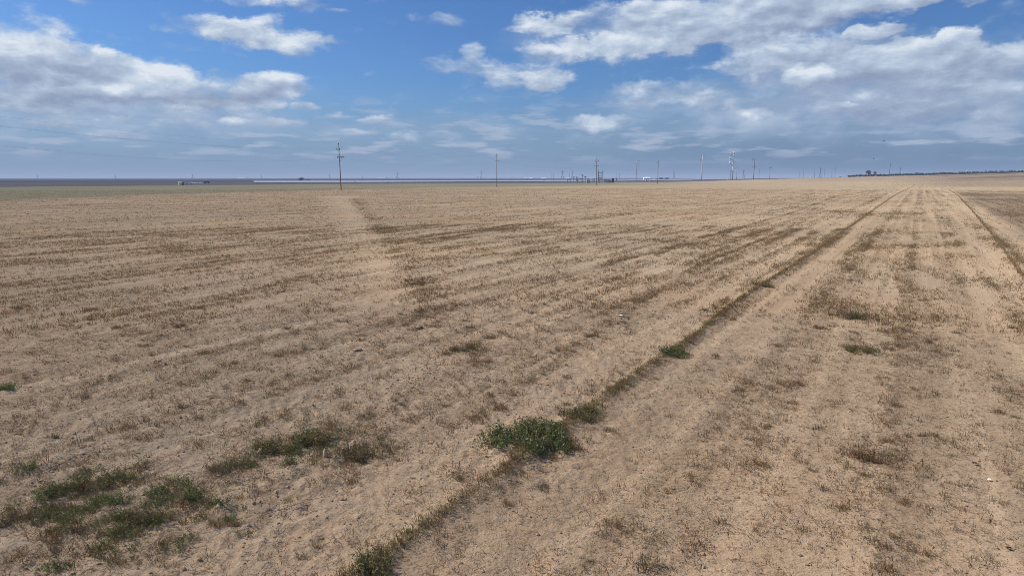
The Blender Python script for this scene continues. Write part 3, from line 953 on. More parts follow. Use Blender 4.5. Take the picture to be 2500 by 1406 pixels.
rng = np.random.default_rng(78)
for i in range(84):
    px, py = rng.normal(270, 185), rng.normal(1240, 72)
    if not (5 < px < 590 and 1110 < py < 1395):
        continue
    plant('ragged_weed', px, py, rng.uniform(22, 62), rng.uniform(16, 36), [GREEN, GREEN, MIXED][rng.integers(0, 3)],
          'ragged grey green weed within the spreading weed patch at lower left', 'weed', 'ragged weeds of the spreading patch at lower left', seed=400 + i, dense=1.0)
for i in range(16):
    t = rng.uniform(0, 1)
    plant('ragged_weed', 600 + 330 * t + rng.normal(0, 22), 1118 - 38 * t + rng.normal(0, 16), rng.uniform(24, 60), rng.uniform(18, 34), [GREEN, MIXED, OLIVE][rng.integers(0, 3)],
          'ragged weed of the loose green band behind the two pale clods', 'weed', 'ragged weeds of the loose green band behind the clods', seed=520 + i, dense=1.0)
# ordinary dry tufts that nothing tells apart
rng = np.random.default_rng(77)
made = 0
tries = 0
while made < 240 and tries < 6000:
    tries += 1
    px = rng.uniform(10, 2490); py = 700 + 690 * rng.uniform(0, 1) ** .8
    x, y = gp(px, py)
    if float(seg_dist(np.array([x]), np.array([y]), LEVEE_A)[0]) < .45:
        continue
    if rng.uniform() > float(chance(np.array([x]), np.array([y]))[0]) * 1.2 + .04:
        continue
    s = (py - 434) / 970
    kind = DRY if rng.uniform() < .62 else OLIVE
    plant('dry_tuft', px, py, rng.uniform(22, 48) * (.5 + .6 * s), rng.uniform(14, 30) * (.5 + .55 * s), kind,
          'small dry tuft of withered stems on the bare tan soil', 'tuft', 'small dry tufts scattered over the field', seed=1000 + made, dense=1.5)
    made += 1

# clods, sticks and scraps one can point to
def lump(name, px, py, w_px, h_px, mat, label, cat, seed, taper=0.0):
    import bmesh
    x, y = gp(px, py)
    zd = math.hypot(CAM_H, y)
    w = w_px / F * zd; h = h_px / F * zd
    bm = bmesh.new()
    bmesh.ops.create_icosphere(bm, subdivisions=4, radius=.5)
    for v in bm.verts:
        c = v.co
        k = 1 + .30 * pnoise(c.x * 3 + seed, c.y * 3 + c.z * 2.3, 71) + .16 * pnoise(c.x * 8 + seed, c.y * 8 + c.z * 7, 72)
        v.co = c * float(k)
        t = v.co.z + .5
        f = 1 - taper * max(0.0, t - .25)
        v.co.x = v.co.x * f * w - taper * .12 * w * max(0, t - .4); v.co.y *= f * w; v.co.z = (v.co.z + .42) * h
    me = bpy.data.meshes.new(name)
    bm.to_mesh(me); bm.free()
    for p in me.polygons:
        p.use_smooth = True
    me.materials.append(mat)
    return tag(link(name, me, loc=(x, y, gz(x, y) - .01)), label, cat)

lump('upright_clod', 795, 1119, 14, 25, M['clod'], 'upright pointed clod of pale tan earth beside green weeds', 'clod', 3, .75)
lump('yellow_clod', 637, 1106, 13, 14, M['clod_yellow'], 'pale yellow pitted clod among low grey green weeds', 'clod', 9, .35)
lump('dark_clod', 1022, 800, 18, 8, M['soil_dark'], 'dark turned clod on the bare soil below the pale strip', 'clod', 14)
lump('dark_clod', 873, 855, 20, 7, M['soil_dark'], 'broad dark mound of turned soil left of centre', 'clod', 15)
lump('dark_clod', 690, 712, 12, 6, M['soil_dark'], 'small dark clod left of the pale bare strip', 'clod', 16)

def scrap(px, py, w_px, mat, label, seed):
    x, y = gp(px, py)
    w = w_px / F * math.hypot(CAM_H, y)
    r = random.Random(seed)
    n = 5
    vs = []; fs = []
    for i in range(n):
        for j in range(n):
            vs.append(((i / (n - 1) - .5) * w + r.uniform(-.1, .1) * w, (j / (n - 1) - .5) * w * .7 + r.uniform(-.1, .1) * w, .03 + r.uniform(0, .25) * w))
    for i in range(n - 1):
        for j in range(n - 1):
            a = i * n + j
            fs.append((a, a + n, a + n + 1, a + 1))
    me = bpy.data.meshes.new('scrap')
    me.from_pydata(vs, [], fs)
    me.materials.append(mat)
    o = link('scrap', me, loc=(x, y, gz(x, y)))
    md = o.modifiers.new('thickness', 'SOLIDIFY'); md.thickness = .004
    tag(o, label, 'scrap')
scrap(1515, 775, 10, M['scrap'], 'white crumpled scrap on the soil left of the long ridge', 1)
scrap(2415, 1172, 8, M['scrap'], 'tiny white scrap on the bare soil near the right edge', 2)
scrap(2380, 1133, 10, M['scrap_dark'], 'small black crumpled scrap on bare soil near the right edge', 3)
scrap(2462, 1340, 12, M['scrap_dark'], 'small black scrap in the bottom right corner', 4)
scrap(1018, 491, 6, M['scrap'], 'white speck of scrap far out on the field right of the pale strip', 5)

def stick(pts, r0, label, seed, branches=0):
    r = random.Random(seed)
    P = []
    for i, (px, py) in enumerate(pts):
        x, y = gp(px, py)
        P.append(Vector((x, y, gz(x, y) + .03 + r.uniform(0, .03))))
    mid = P[0]
    b = MB()
    sub = []
    for p, q in zip(P[:-1], P[1:]):
        for k in range(4):
            t = k / 4
            sub.append(p.lerp(q, t) + Vector((r.uniform(-.015, .015), r.uniform(-.015, .015), r.uniform(-.005, .012))))
    sub.append(P[-1])
    b.tube([s - mid for s in sub], [r0 * (1 - .7 * i / len(sub)) for i in range(len(sub))], 6)
    for k in range(branches):
        s = r.choice(sub[:-1]); a = r.uniform(0, 6.28); L = r.uniform(.12, .4)
        e = s + Vector((math.cos(a) * L, math.sin(a) * L * .6, r.uniform(.0, .1)))
        b.tube([s - mid, (s + e) / 2 - mid + Vector((0, 0, .02)), e - mid], [r0 * .5, r0 * .35, r0 * .15], 5)
    o = b.build('dead_stick', M['stick'], loc=mid)
    tag(o, label, 'stick')
stick([(1300, 1105), (1325, 1082), (1352, 1079)], .011, 'pale bare stick lying on the largest green weed', 1)
stick([(815, 1128), (850, 1122), (878, 1118)], .008, 'branched grey dead stick lying below the upright pointed clod', 2, 9)
stick([(670, 1140), (720, 1126)], .007, 'branched grey dead stick left of the upright pointed clod', 3, 6)
stick([(600, 1185), (570, 1172), (545, 1180)], .007, 'twiggy grey dead branch below the olive weed left of centre', 4, 8)
stick([(625, 1272), (735, 1240), (830, 1205)], .006, 'longest thin dark stalk lying on soil left of the ridge', 5, 2)
stick([(590, 1305), (655, 1290)], .006, 'short dark stalk below the longest thin stalk', 6, 1)
stick([(115, 1150), (180, 1118), (240, 1100)], .008, 'dark dead stalk lying across a furrow near the left edge', 7, 5)
stick([(360, 1345), (420, 1318), (450, 1310)], .006, 'bent dark stalk near the bottom edge, left third', 8, 2)

# ------------------------------------------------------------------ power poles
WIRE_PTS = {}
def insul(b, p, up=True, h=.55, r=.10):
    x, y, z = p
    s = 1 if up else -1
    b.tube([(x, y, z), (x, y, z + s * h * .25), (x, y, z + s * h * .3), (x, y, z + s * h * .6), (x, y, z + s * h * .65), (x, y, z + s * h)],
           [r * .5, r * .5, r * 1.2, r * 1.2, r * .8, r * .6], 8)

def wood_pole(px, base_py, d, H, style, label, mat='wood', lean=0.0, group='wooden power poles along the field edge'):
    x = xat(px, d)
    z = gz(x, d)
    o = empty('utility_pole', (x, d, z), label, 'power pole', group)
    LD = math.radians(57)         # crossarms stand square to the line
    ca, sa = math.cos(math.radians(-33)), math.sin(math.radians(-33))
    def A(s, zz):                  # point at s metres along the arm
        return (s * ca + lean * zz / H, s * sa, zz)
    MB().tube([(0, 0, -1.0), (lean * .5, 0, H * .5), (lean, 0, H)], [.21, .175, .125], 10).build('shaft', M[mat], o, smooth=True)
    def arm(s0, s1, zz, m='wood', t=.13):
        p, q = A(s0, zz), A(s1, zz)
        cx, cy = (p[0] + q[0]) / 2, (p[1] + q[1]) / 2
        MB().box(cx, cy - .2, zz, abs(s1 - s0), t, t * 1.2, math.radians(-33)).build('crossarm', M[m], o)
    def ins(s, zz, up=True, m='insul', h=.55, r=.10):
        b = MB(); p = A(s, zz); insul(b, (p[0], p[1] - (.2 if s else 0), p[2]), up, h, r); b.build('insulator', M[m], o, smooth=True)
    def brace(s0, z0, s1, z1, m='wood'):
        MB().tube([A(s0, z0), A(s1, z1)], .05, 6).build('brace', M[m], o)
    att = []
    if style == 'junction':
        ins(0, H, True, 'insul', .8, .16)
        arm(-1.25, .75, H - 2.1, 'dark_wood', .11); ins(-1.2, H - 2.05, True, 'insul', .7, .16); ins(.55, H - 2.05, True, 'insul', .7, .16)
        MB().tube([A(.1, H - 3.0), A(.1, H - 2.0)], .10, 6).build('bracket', M['dark_steel'], o)
        arm(-1.2, 2.9, H - 5.0, 'wood', .15); arm(-1.2, 2.9, H - 4.55, 'steel', .07)
        for s in (-1.0, 1.2, 2.3):
            ins(s, H - 5.1, False, 'insul', .35, .14)
        brace(2.0, H - 5.05, .1, H - 7.0)
        att = [A(0, H + .8), A(-1.2, H - 1.35), A(.55, H - 1.35), A(-1.0, H - 5.3), A(1.2, H - 5.3), A(2.3, H - 5.3)]
    elif style == 'white_cross':
        arm(-1.5, 1.5, H - .95, 'wood', .13)
        for s in (-1.35, -.8, .8, 1.35):
            ins(s, H - .85, True, 'insul_white', .55, .16)
        arm(-1.35, 1.6, H - 4.2, 'dark_wood', .14)
        for s in (-1.2, 1.0, 1.5):
            ins(s, H - 4.1, True, 'insul', .35, .09)
        brace(-.9, H - .95, 0, H - 1.9); brace(.9, H - .95, 0, H - 1.9)
        att = [A(0, H), A(-1.35, H - .3), A(1.35, H - .3), A(-1.2, H - 3.75), A(1.0, H - 3.75), A(1.5, H - 3.75)]
    elif style == 'vee':
        ins(0, H, True, 'insul', .7, .14)
        arm(-1.25, 1.25, H - 2.4, 'wood', .12)
        for s in (-1.2, 1.2):
            ins(s, H - 2.3, True, 'insul', 1.1, .15)
        brace(-1.1, H - 2.4, 0, H - 3.4, 'wood'); brace(1.1, H - 2.4, 0, H - 3.4, 'wood')
        arm(-1.6, 1.5, H - 5.3, 'dark_wood', .14)
        for s in (-1.4, .9, 1.4):
            ins(s, H - 5.2, True, 'insul', .35, .09)
        att = [A(0, H + .7), A(-1.2, H - 1.2), A(1.2, H - 1.2), A(-1.4, H - 4.85), A(.9, H - 4.85), A(1.4, H - 4.85)]
    elif style == 'dark':
        arm(-1.9, .0, H - 1.6, 'dark_wood', .11); ins(-1.2, H - 1.5, True, 'insul', .5, .14)
        arm(0, 1.0, H - 1.0, 'dark_wood', .09)
        MB().tube([A(.1, H - 6.9), A(.9, H - 6.7)], .12, 6).build('bracket', M['white_steel'], o)
        att = [A(0, H), A(-1.2, H - 1.0), A(1.0, H - .9), A(-.9, H - 5.2), A(.5, H - 5.2), A(.9, H - 5.2)]
    elif style == 'tee':
        arm(-1.8, 1.8, H - 1.6, 'dark_wood', .16)
        for s in (-1.6, 1.6):
            ins(s, H - 1.5, True, 'insul', 1.2, .2)
        brace(-1.5, H - 1.6, 0, H - 3.6); brace(1.5, H - 1.6, 0, H - 3.6)
        att = [A(0, H), A(-1.6, H - .3), A(1.6, H - .3)]
    elif style == 'plain':
        ins(0, H, True, 'insul', .5, .12)
        arm(-.5, .5, H - 1.2, 'dark_wood', .1)
        att = [A(0, H + .5)]
    return [Vector((x, d, z)) + Vector(p) for p in att]

pA = wood_pole(832, 464, 289, 18.6, 'junction', 'tallest looking weathered wooden pole with an offset lower crossarm and brace', lean=-.35)
pB = wood_pole(1213, 457, 381, 18.2, 'white_cross', 'wooden pole with white insulators on its top crossarm, at picture centre')
pC = wood_pole(1456, 452, 478, 18.4, 'vee', 'wooden pole with two tall upright insulators, beside the substation')
pD = wood_pole(1606, 448, 575, 18.8, 'dark', 'dark slender pole standing alone right of the substation', 'dark_wood')
pE = wood_pole(1879, 438, 985, 17.5, 'tee', 'small far wooden pole with a braced tee crossarm', 'dark_wood')
pF = wood_pole(2170, 437, 800, 15.8, 'plain', 'bare far pole right of the two dark trees', 'dark_wood', lean=.6, group=None)
wood_pole(1853, 438, 1000, 14.5, 'plain', 'thin far pole left of the small braced tee pole', 'rust', group=None)
wood_pole(1783, 439, 950, 13.0, 'plain', 'short dark pole close behind the tall pale steel pole', 'dark_wood', group=None)
# the next pole of the line, to the left of the picture
pZ = [p + Vector((-118, 132, 0)) - Vector((xat(832, 289), 289, 0)) for p in pA]

def wire(p, q, sag, label, group):
    b = MB()
    mid = (p + q) / 2
    n = 22
    b.tube([p.lerp(q, i / n) - Vector((0, 0, sag * 4 * (i / n) * (1 - i / n))) - mid for i in range(n + 1)], .008, 5)
    tag(b.build('power_wire', M['wire'], loc=mid), label, 'wire', group)
WG = 'wires strung between the wooden poles'
spans = [(pZ, pA, 'left of the nearest wooden pole', 2.3), (pA, pB, 'between the nearest pole and the pole at picture centre', 2.2), (pB, pC, 'between the centre pole and the substation pole', 2.0), (pC, pD, 'between the substation pole and the dark slender pole', 2.0)]
which = ['topmost wire', 'far upper wire', 'near upper wire', 'lower wire at arm end', 'lower wire in the middle', 'lowest outer wire']
for a, b, where, sg in spans:
    for i in (0, 1, 2, 3, 5):
        wire(a[i], b[i], sg * (1.0 if i < 3 else 1.35), which[i] + ' ' + where, WG)

# ------------------------------------------------------------------ steel poles and towers
def steel_pole(px, d, H, r0, mat, arms, label):
    x = xat(px, d); z = gz(x, d)
    o = empty('steel_pole', (x, d, z), label, 'steel pole', 'steel power poles by the solar field')
    MB().tube([(0, 0, -1), (0, 0, H * .5), (0, 0, H)], [r0, r0 * .75, r0 * .45], 12).build('shaft', M[mat], o, smooth=True)
    for (zz, s0, s1, up, m) in arms:
        b = MB(); b.tube([(0, 0, zz), (s0, 0, zz + up * .5), (s1, 0, zz + up)], [r0 * .42, r0 * .34, r0 * .22], 8)
        arm = b.build('davit_arm', M[m], o, smooth=True)
        bi = MB(); insul(bi, (s1, 0, zz + up), False, 1.5, .18)
        bi.build('insulator', M['insul_white' if m == 'white_steel' else 'insul'], arm, smooth=True)
    return o
steel_pole(1553, 930, 28, .48, 'steel', [(27.6, 2, 3.6, .2, 'steel'), (24.0, 2, 3.6, .2, 'steel'), (20.6, 2, 3.6, .2, 'steel'), (23.6, -1.6, -3.2, .2, 'steel')], 'grey steel pole with three arms on its right side')
steel_pole(1713, 940, 34, .75, 'white_steel', [(31.0, 1.0, 2.0, .2, 'steel'), (28.5, -1.2, -2.6, .3, 'steel'), (26.5, -1.2, -2.2, .3, 'steel'), (33.5, -.8, -1.6, .2, 'steel')], 'pale smooth steel pole standing well clear of its neighbours')
steel_pole(1840, 985, 29, .5, 'dark_steel', [(28.5, -1.8, -3.4, .2, 'dark_steel'), (25.5, -1.8, -3.4, .2, 'dark_steel'), (17.5, -1.5, -3.0, .2, 'dark_steel'), (17.5, 1.5, 2.8, .2, 'dark_steel')], 'dark grey steel pole right of the tall pole with white arms')
big = steel_pole(1788, 960, 38.5, .85, 'white_steel', [], 'tall pale steel pole with three tiers of upturned white arms')
for k, zz in enumerate((33.3, 26.9, 20.4)):
    b = MB(); b.tube([(0, -.4, zz - .3), (-2.4, -.5, zz + .9), (-4.3, -.6, zz + 1.9), (-5.0, -.6, zz + 4.6)], [1.0, .95, .85, .55], 8)
    a1 = b.build('davit_arm', M['white_steel'], big, smooth=True)
    b = MB(); b.tube([(0, .4, zz + 3.6), (1.4, .5, zz + 3.9), (3.1, .6, zz + 3.7)], [.7, .7, .5], 8)
    b.build('davit_arm', M['white_steel'], big, smooth=True)
    b = MB(); b.tube([(-.1, -1.0, zz + 3.6), (-.1, -1.0, zz + 4.9)], [.65, .5], 8); b.build('insulator', M['insul_white'], big, smooth=True)
    b = MB(); b.tube([(2.9, -.6, zz + 3.4), (2.9, -.6, zz + 4.6)], [.55, .4], 8); b.build('insulator', M['insul_white'], big, smooth=True)
    b = MB(); b.box(.2, -.4, zz + 2.4, 1.6, 1.2, .5); b.build('bracket', M['dark_steel'], big)
b = MB(); b.box(-.4, -1.0, 13.9, 1.1, .8, 1.2); b.build('bracket', M['white'], big)
b = MB(); b.box(-.4, -1.0, 11.3, 3.0, .8, .35); b.box(-2.4, -1, 12.3, .5, .5, 1.6); b.build('platform', M['dark_steel'], big)
steel_pole(1798, 955, 17.5, .3, 'steel', [(16.5, -.8, -1.6, .2, 'dark_steel'), (16.5, .8, 1.6, .2, 'dark_steel'), (12.6, -.8, -1.6, .2, 'white_steel'), (12.6, .8, 1.6, .2, 'white_steel')], 'short pale pole with stacked arms right beside the tallest steel pole')

def lattice(px, d, H, wid, label, mat='dark_steel'):
    x = xat(px, d); z = gz(x, d)
    o = empty('lattice_tower', (x, d, z), label, 'pylon', 'hazy lattice pylons on the plain')
    legs = MB(); br = MB()
    def cor(t):
        h = H * t
        w = wid * (1 - .82 * min(1, t / .55)) if t < .55 else wid * .18 * (1 - .5 * (t - .55) / .45)
        return [(sx * w / 2, sy * w / 2, h) for sx, sy in ((-1, -1), (1, -1), (1, 1), (-1, 1))]
    lv = [cor(t) for t in (0, .2, .38, .55, .7, .85, 1.0)]
    t = .16 * H / 35 + .1
    for a, b in zip(lv[:-1], lv[1:]):
        for k in range(4):
            legs.tube([a[k], b[k]], t, 4)
            br.tube([a[k], b[(k + 1) % 4]], t * .55, 4); br.tube([b[k], a[(k + 1) % 4]], t * .55, 4)
    legs.build('leg_frame', M[mat], o); br.build('bracing', M[mat], o)
    for zz, s in ((.72, wid * .55), (.84, wid * .48), (.95, wid * .4)):
        MB().box(0, 0, H * zz, s * 2, t * 1.4, t * 1.6).build('crossarm', M[mat], o)
    return o
for (px, top, d, w, lab) in [
    (92, 427, 3600, 8, 'faint hazy pylon furthest left on the horizon'), (282, 426, 3300, 8, 'faint hazy pylon in the left part of the horizon'),
    (470, 425, 3000, 8, 'hazy pylon above the row of small white sheds'), (638, 426, 3600, 8, 'faint hazy pylon above the left end of the panel rows'),
    (805, 425, 3000, 8, 'hazy pylon just left of the nearest wooden pole'), (970, 420, 2350, 9, 'dark pylon between the nearest pole and the centre pole'),
    (1175, 417, 2700, 9, 'hazy pylon just left of the centre pole'), (1373, 416, 2100, 11, 'broad legged pylon left of the substation'),
    (1397, 417, 2500, 9, 'slim pylon above the left end of the substation'), (1645, 417, 2500, 9, 'hazy pylon right of the dark slender pole'),
    (1815, 414, 2300, 9, 'hazy pylon between the tall steel pole and the dark steel pole'), (2002, 409, 2300, 9, 'hazy pylon left of the middle in the far right row'),
    (2196, 409, 2500, 9, 'hazy pylon behind the leafy hedge near the small white turbine')]:
    x = xat(px, d)
    lattice(px, d, zat(top, d) - gz(x, d), w, lab)

def mast(px, top, d, label, mat='dark_steel', r=.3):
    x = xat(px, d); z = gz(x, d); H = zat(top, d) - z
    o = empty('far_pole', (x, d, z), label, 'pole', 'thin far poles on the horizon')
    MB().tube([(0, 0, -1), (0, 0, H)], [r, r * .7], 8).build('shaft', M[mat], o, smooth=True)
    MB().box(0, 0, H - 1.5, 2.6, .2, .25).build('crossarm', M[mat], o)
for (px, top, d, lab, r) in [
    (1250, 424, 1500, 'thin far pole a little right of the centre pole', .26), (1347, 424, 1500, 'left one of two close thin poles left of the substation', .26), (1351, 424, 1500, 'right one of two close thin poles left of the substation', .30),
    (1390, 424, 1500, 'thin short pole in front of the substation pylon', .26), (1166, 430, 1500, 'short thin pole left of the centre pole', .2), (885, 429, 1900, 'short faint pole right of the nearest pole', .25),
    (1504, 424, 1250, 'thick dark pole at the right end of the grey control building', .34), (1512, 424, 1250, 'thin dark pole right of the grey control building', .24), (1648, 424, 1500, 'thin pole beside the hazy pylon right of the dark pole', .24),
    (1951, 420, 1500, 'short far pole at the left end of the pale road', .25), (1961, 410, 1700, 'faint far pole above the pale road', .26), (1988, 408, 1700, 'tall far pole in the far right row', .32),
    (2012, 413, 1900, 'faint far pole left of the dark far pole', .3), (2038, 409, 1500, 'dark far pole beside the white tanks', .34), (2030, 418, 1700, 'short faint pole just left of the dark far pole', .22),
    (2328, 408, 1900, 'thin pole rising behind the leafy hedge', .3), (2424, 401, 2200, 'faint tall pole behind the right part of the leafy hedge', .25), (2492, 409, 1900, 'faint pole at the right edge behind the hedge', .28)]:
    mast(px, top, d, lab, r=r)

# ------------------------------------------------------------------ substation
SUBG = 'steel gear of the substation'
def hframe(px0, px1, top, d, label):
    x0, x1 = xat(px0, d), xat(px1, d)
    z = gz((x0 + x1) / 2, d); H = zat(top, d) - z
    o = empty('double_post_gantry', ((x0 + x1) / 2, d, z), label, 'steel frame')
    w = (x1 - x0) / 2
    for s in (-1, 1):
        MB().box(s * w, 0, H / 2, .55, .55, H).build('post', M['dark_steel'], o)
        MB().tube([(s * w, 0, H), (s * w, 0, H + 1.6)], .12, 6).build('spike', M['dark_steel'], o)
    for t, hh in ((.82, .75), (.62, .35), (.55, .35), (.42, .5), (.25, .4)):
        MB().box(0, 0, H * t, w * 2 - .55, .4, hh).build('crossbar', M['dark_steel'], o)
hframe(1461, 1470, 418, 690, 'tall dark double post frame with crossbars behind the substation pole')
def gear(px, top, d, kind, label):
    x = xat(px, d); z = gz(x, d); H = zat(top, d) - z
    o = empty('switch_gear', (x, d, z), label, 'switch gear', SUBG)
    if kind == 'breaker':
        MB().box(0, 0, H * .25, 1.6, 1.0, H * .3).build('tank', M['steel'], o)
        for s in (-.5, .5):
            MB().box(s, 0, H * .05, .2, .2, H * .1).build('leg', M['dark_steel'], o)
            b = MB(); b.tube([(s, 0, H * .4), (s * 1.6, 0, H)], [.22, .16], 8); b.build('bushing', M['insul'], o, smooth=True)
    elif kind == 'bus':
        for s in (-1.4, 1.4):
            MB().box(s, 0, H * .4, .28, .28, H * .8).build('post', M['dark_steel'], o)
            b = MB(); insul(b, (s, 0, H * .8), True, H * .2, .22); b.build('insulator', M['insul'], o, smooth=True)
        MB().box(0, 0, H * .76, 2.5, .24, .26).build('crossbar', M['dark_steel'], o)
    elif kind == 'transformer':
        MB().box(0, 0, H * .36, 3.0, 2.0, H * .72).build('tank', M['steel'], o)
        for k in range(5):
            MB().box(-1.2 + k * .6, -1.14, H * .35, .12, .24, H * .5).build('radiator', M['grey'], o)
        for s in (-.9, 0, .9):
            b = MB(); b.tube([(s, 0, H * .72), (s * 1.2, 0, H * 1.15)], [.2, .14], 8); b.build('bushing', M['insul'], o, smooth=True)
    elif kind == 'cap':
        MB().box(0, 0, H * .45, .3, .3, H * .9).build('post', M['dark_steel'], o)
        MB().box(0, 0, H * .94, 1.8, .8, H * .12).build('head', M['dark_steel'], o)
for i, (px, top, kind, lab) in enumerate([
    (1389, 437, 'bus', 'low busbar frame at the left end of the substation'), (1401, 432, 'cap', 'thick topped switch post left of the middle of the substation'),
    (1409, 430, 'breaker', 'pale circuit breaker with dark bushings, left part of the substation'), (1417, 434, 'bus', 'small busbar frame between two breakers'),
    (1422, 427, 'cap', 'tallest switch post with a slanting head in the substation'), (1429, 431, 'cap', 'dark topped post right of the tallest switch post'),
    (1436, 437, 'transformer', 'grey transformer with dark bushings in the substation'), (1444, 438, 'bus', 'busbar frame right of the grey transformer'),
    (1450, 436, 'breaker', 'circuit breaker next to the substation pole'), (1462, 440, 'breaker', 'low breaker between the substation pole and the double post frame')]):
    gear(px, top, 660 + (i % 3) * 14, kind, lab)
# grey control building
def house(px0, px1, top, d, mat, label, name='shed', cat='shed', roof='steel', group=None, dep=None, gable=.25):
    x0, x1 = xat(px0, d), xat(px1, d)
    xm = (x0 + x1) / 2; w = x1 - x0
    z = gz(xm, d); H = max(zat(top, d) - z, .8)
    o = empty(name, (xm, d, z), label, cat, group)
    dp = dep or max(2.0, w * .6)
    hw = H * (1 - gable)
    MB().box(0, 0, hw / 2 - .1, w, dp, hw + .2).build('wall', M[mat], o)
    b = MB()
    e = .15
    b.v = [(-w / 2 - e, -dp / 2 - e, hw + .005), (w / 2 + e, -dp / 2 - e, hw + .005), (w / 2 + e, dp / 2 + e, hw + .005), (-w / 2 - e, dp / 2 + e, hw + .005), (-w / 2 - e, 0, H), (w / 2 + e, 0, H)]
    b.f = [(0, 1, 5, 4), (2, 3, 4, 5), (0, 4, 3), (1, 2, 5), (0, 3, 2, 1)]
    b.build('roof', M[roof], o)
    MB().box(w * .2, -dp / 2 - .02, hw * .4, min(1.0, w * .2), .06, hw * .8).build('door', M['dark_steel'], o)
    return o
house(1473, 1493, 437.5, 690, 'grey', 'blue grey control building at the right end of the substation', 'control_building', 'building', 'steel', gable=.18)
house(1494, 1499, 435, 700, 'dark_wood', 'dark narrow hut against the control building', 'hut', 'hut', 'dark_steel', gable=.1)

# ------------------------------------------------------------------ solar field
def solar():
    A = Vector((xat(625, 640), 640, 0)); B = Vector((xat(1905, 1120), 1120, 0))
    along = (B - A); L = along.length; along.normalize()
    ang = math.atan2(along.y, along.x)
    back = Vector((-along.y, along.x, 0))
    tl = 12.4
    me_panel = None
    o0 = None
    def proto():
        m = MB(); m.box(0, 0, 1.62, tl - .5, 2.3, .06, rx=math.radians(-26)); return m
    n = int(L // tl)
    for row in range(2):
        for k in range(n):
            p = A + along * (k * tl + tl / 2) + back * (row * 9.0)
            if 1462 < 1250 + p.x / (p.y * math.cos(TH)) * F < 1497 and row == 0:
                continue
            r = empty('solar_table', (p.x, p.y, gz(p.x, p.y)), 'long tilted solar panel table, painted pale as sky glint, in the ' + ('front' if row == 0 else 'rear') + ' row beyond the field', 'solar panels', 'solar panel tables in the ' + ('front' if row == 0 else 'rear') + ' row')
            r.rotation_euler = (0, 0, ang)
            if me_panel is None:
                me_panel = []
                m = MB(); m.box(0, 0, 1.55, tl - .4, 2.2, .06, rx=math.radians(38)); a = m.build('panel', M['panel'], r); me_panel.append(('panel', a.data))
                m = MB(); m.box(0, .12, .62, tl - .6, .5, .22); b = m.build('rail', M['frame'], r); me_panel.append(('rail', b.data))
                m = MB()
                m.box(0, 0, .5, .14, .14, 1.4); 
                for s in (-5.2, -2.6, 0, 2.6, 5.2):
                    c = link('post', m_post(), r, (s, 0, 0)); 
                me_panel.append(('post', c.data))
            else:
                for nm, d in me_panel[:2]:
                    link(nm, d, r)
                for s in (-5.2, -2.6, 0, 2.6, 5.2):
                    link('post', me_panel[2][1], r, (s, 0, 0))
def m_post():
    m = MB(); m.box(0, 0, .55, .16, .16, 1.7)
    o = m.build('post', M['frame']); d = o.data
    bpy.data.objects.remove(o)
    return d
solar()

def cabinet(px, py, d, w, h, label, mat='white', group='small white cabinets before the solar rows'):
    x = xat(px, d); z = gz(x, d)
    o = empty('equipment_cabinet', (x, d, z), label, 'cabinet', group)
    MB().box(0, 0, h / 2 - .05, w, w * .8, h).build('case', M[mat], o)
    MB().box(0, 0, h + .04, w * 1.12, w * .92, .1).build('lid', M['steel'], o)
    MB().box(0, -w * .4 - .03, h * .48, w * .7, .05, h * .75).build('door', M['grey'], o)
for px, d, lab in [(866, 590, 'white cabinet just right of the nearest pole'), (947, 600, 'white cabinet below the dark pylon, left side'), (981, 605, 'white cabinet below the dark pylon, right side'), (1015, 610, 'white cabinet a third of the way from the nearest pole to the centre pole'),
                   (1057, 615, 'white cabinet midway between the nearest pole and the centre pole'), (1087, 620, 'white cabinet left of the hazy pylon by the centre pole'), (1298, 655, 'white cabinet right of the centre pole')]:
    cabinet(px, 446, d, 1.1, 1.7, lab)
for px, d, w, h, lab in [(1505, 860, 1.0, 5.0, 'tall narrow white post box right of the control building'), (1528, 900, 1.2, 2.2, 'small white cabinet left of the grey steel pole'), (1578, 900, 1.3, 2.4, 'white cabinet left of the dark slender pole'), (1587, 900, 1.0, 2.0, 'smaller white cabinet left of the dark slender pole'),
                      (1623, 880, 1.3, 3.2, 'white cabinet right of the dark slender pole'), (1779, 880, 1.4, 2.6, 'bright white cabinet at the foot of the tallest steel pole')]:
    cabinet(px, 441, d, w, h, lab)

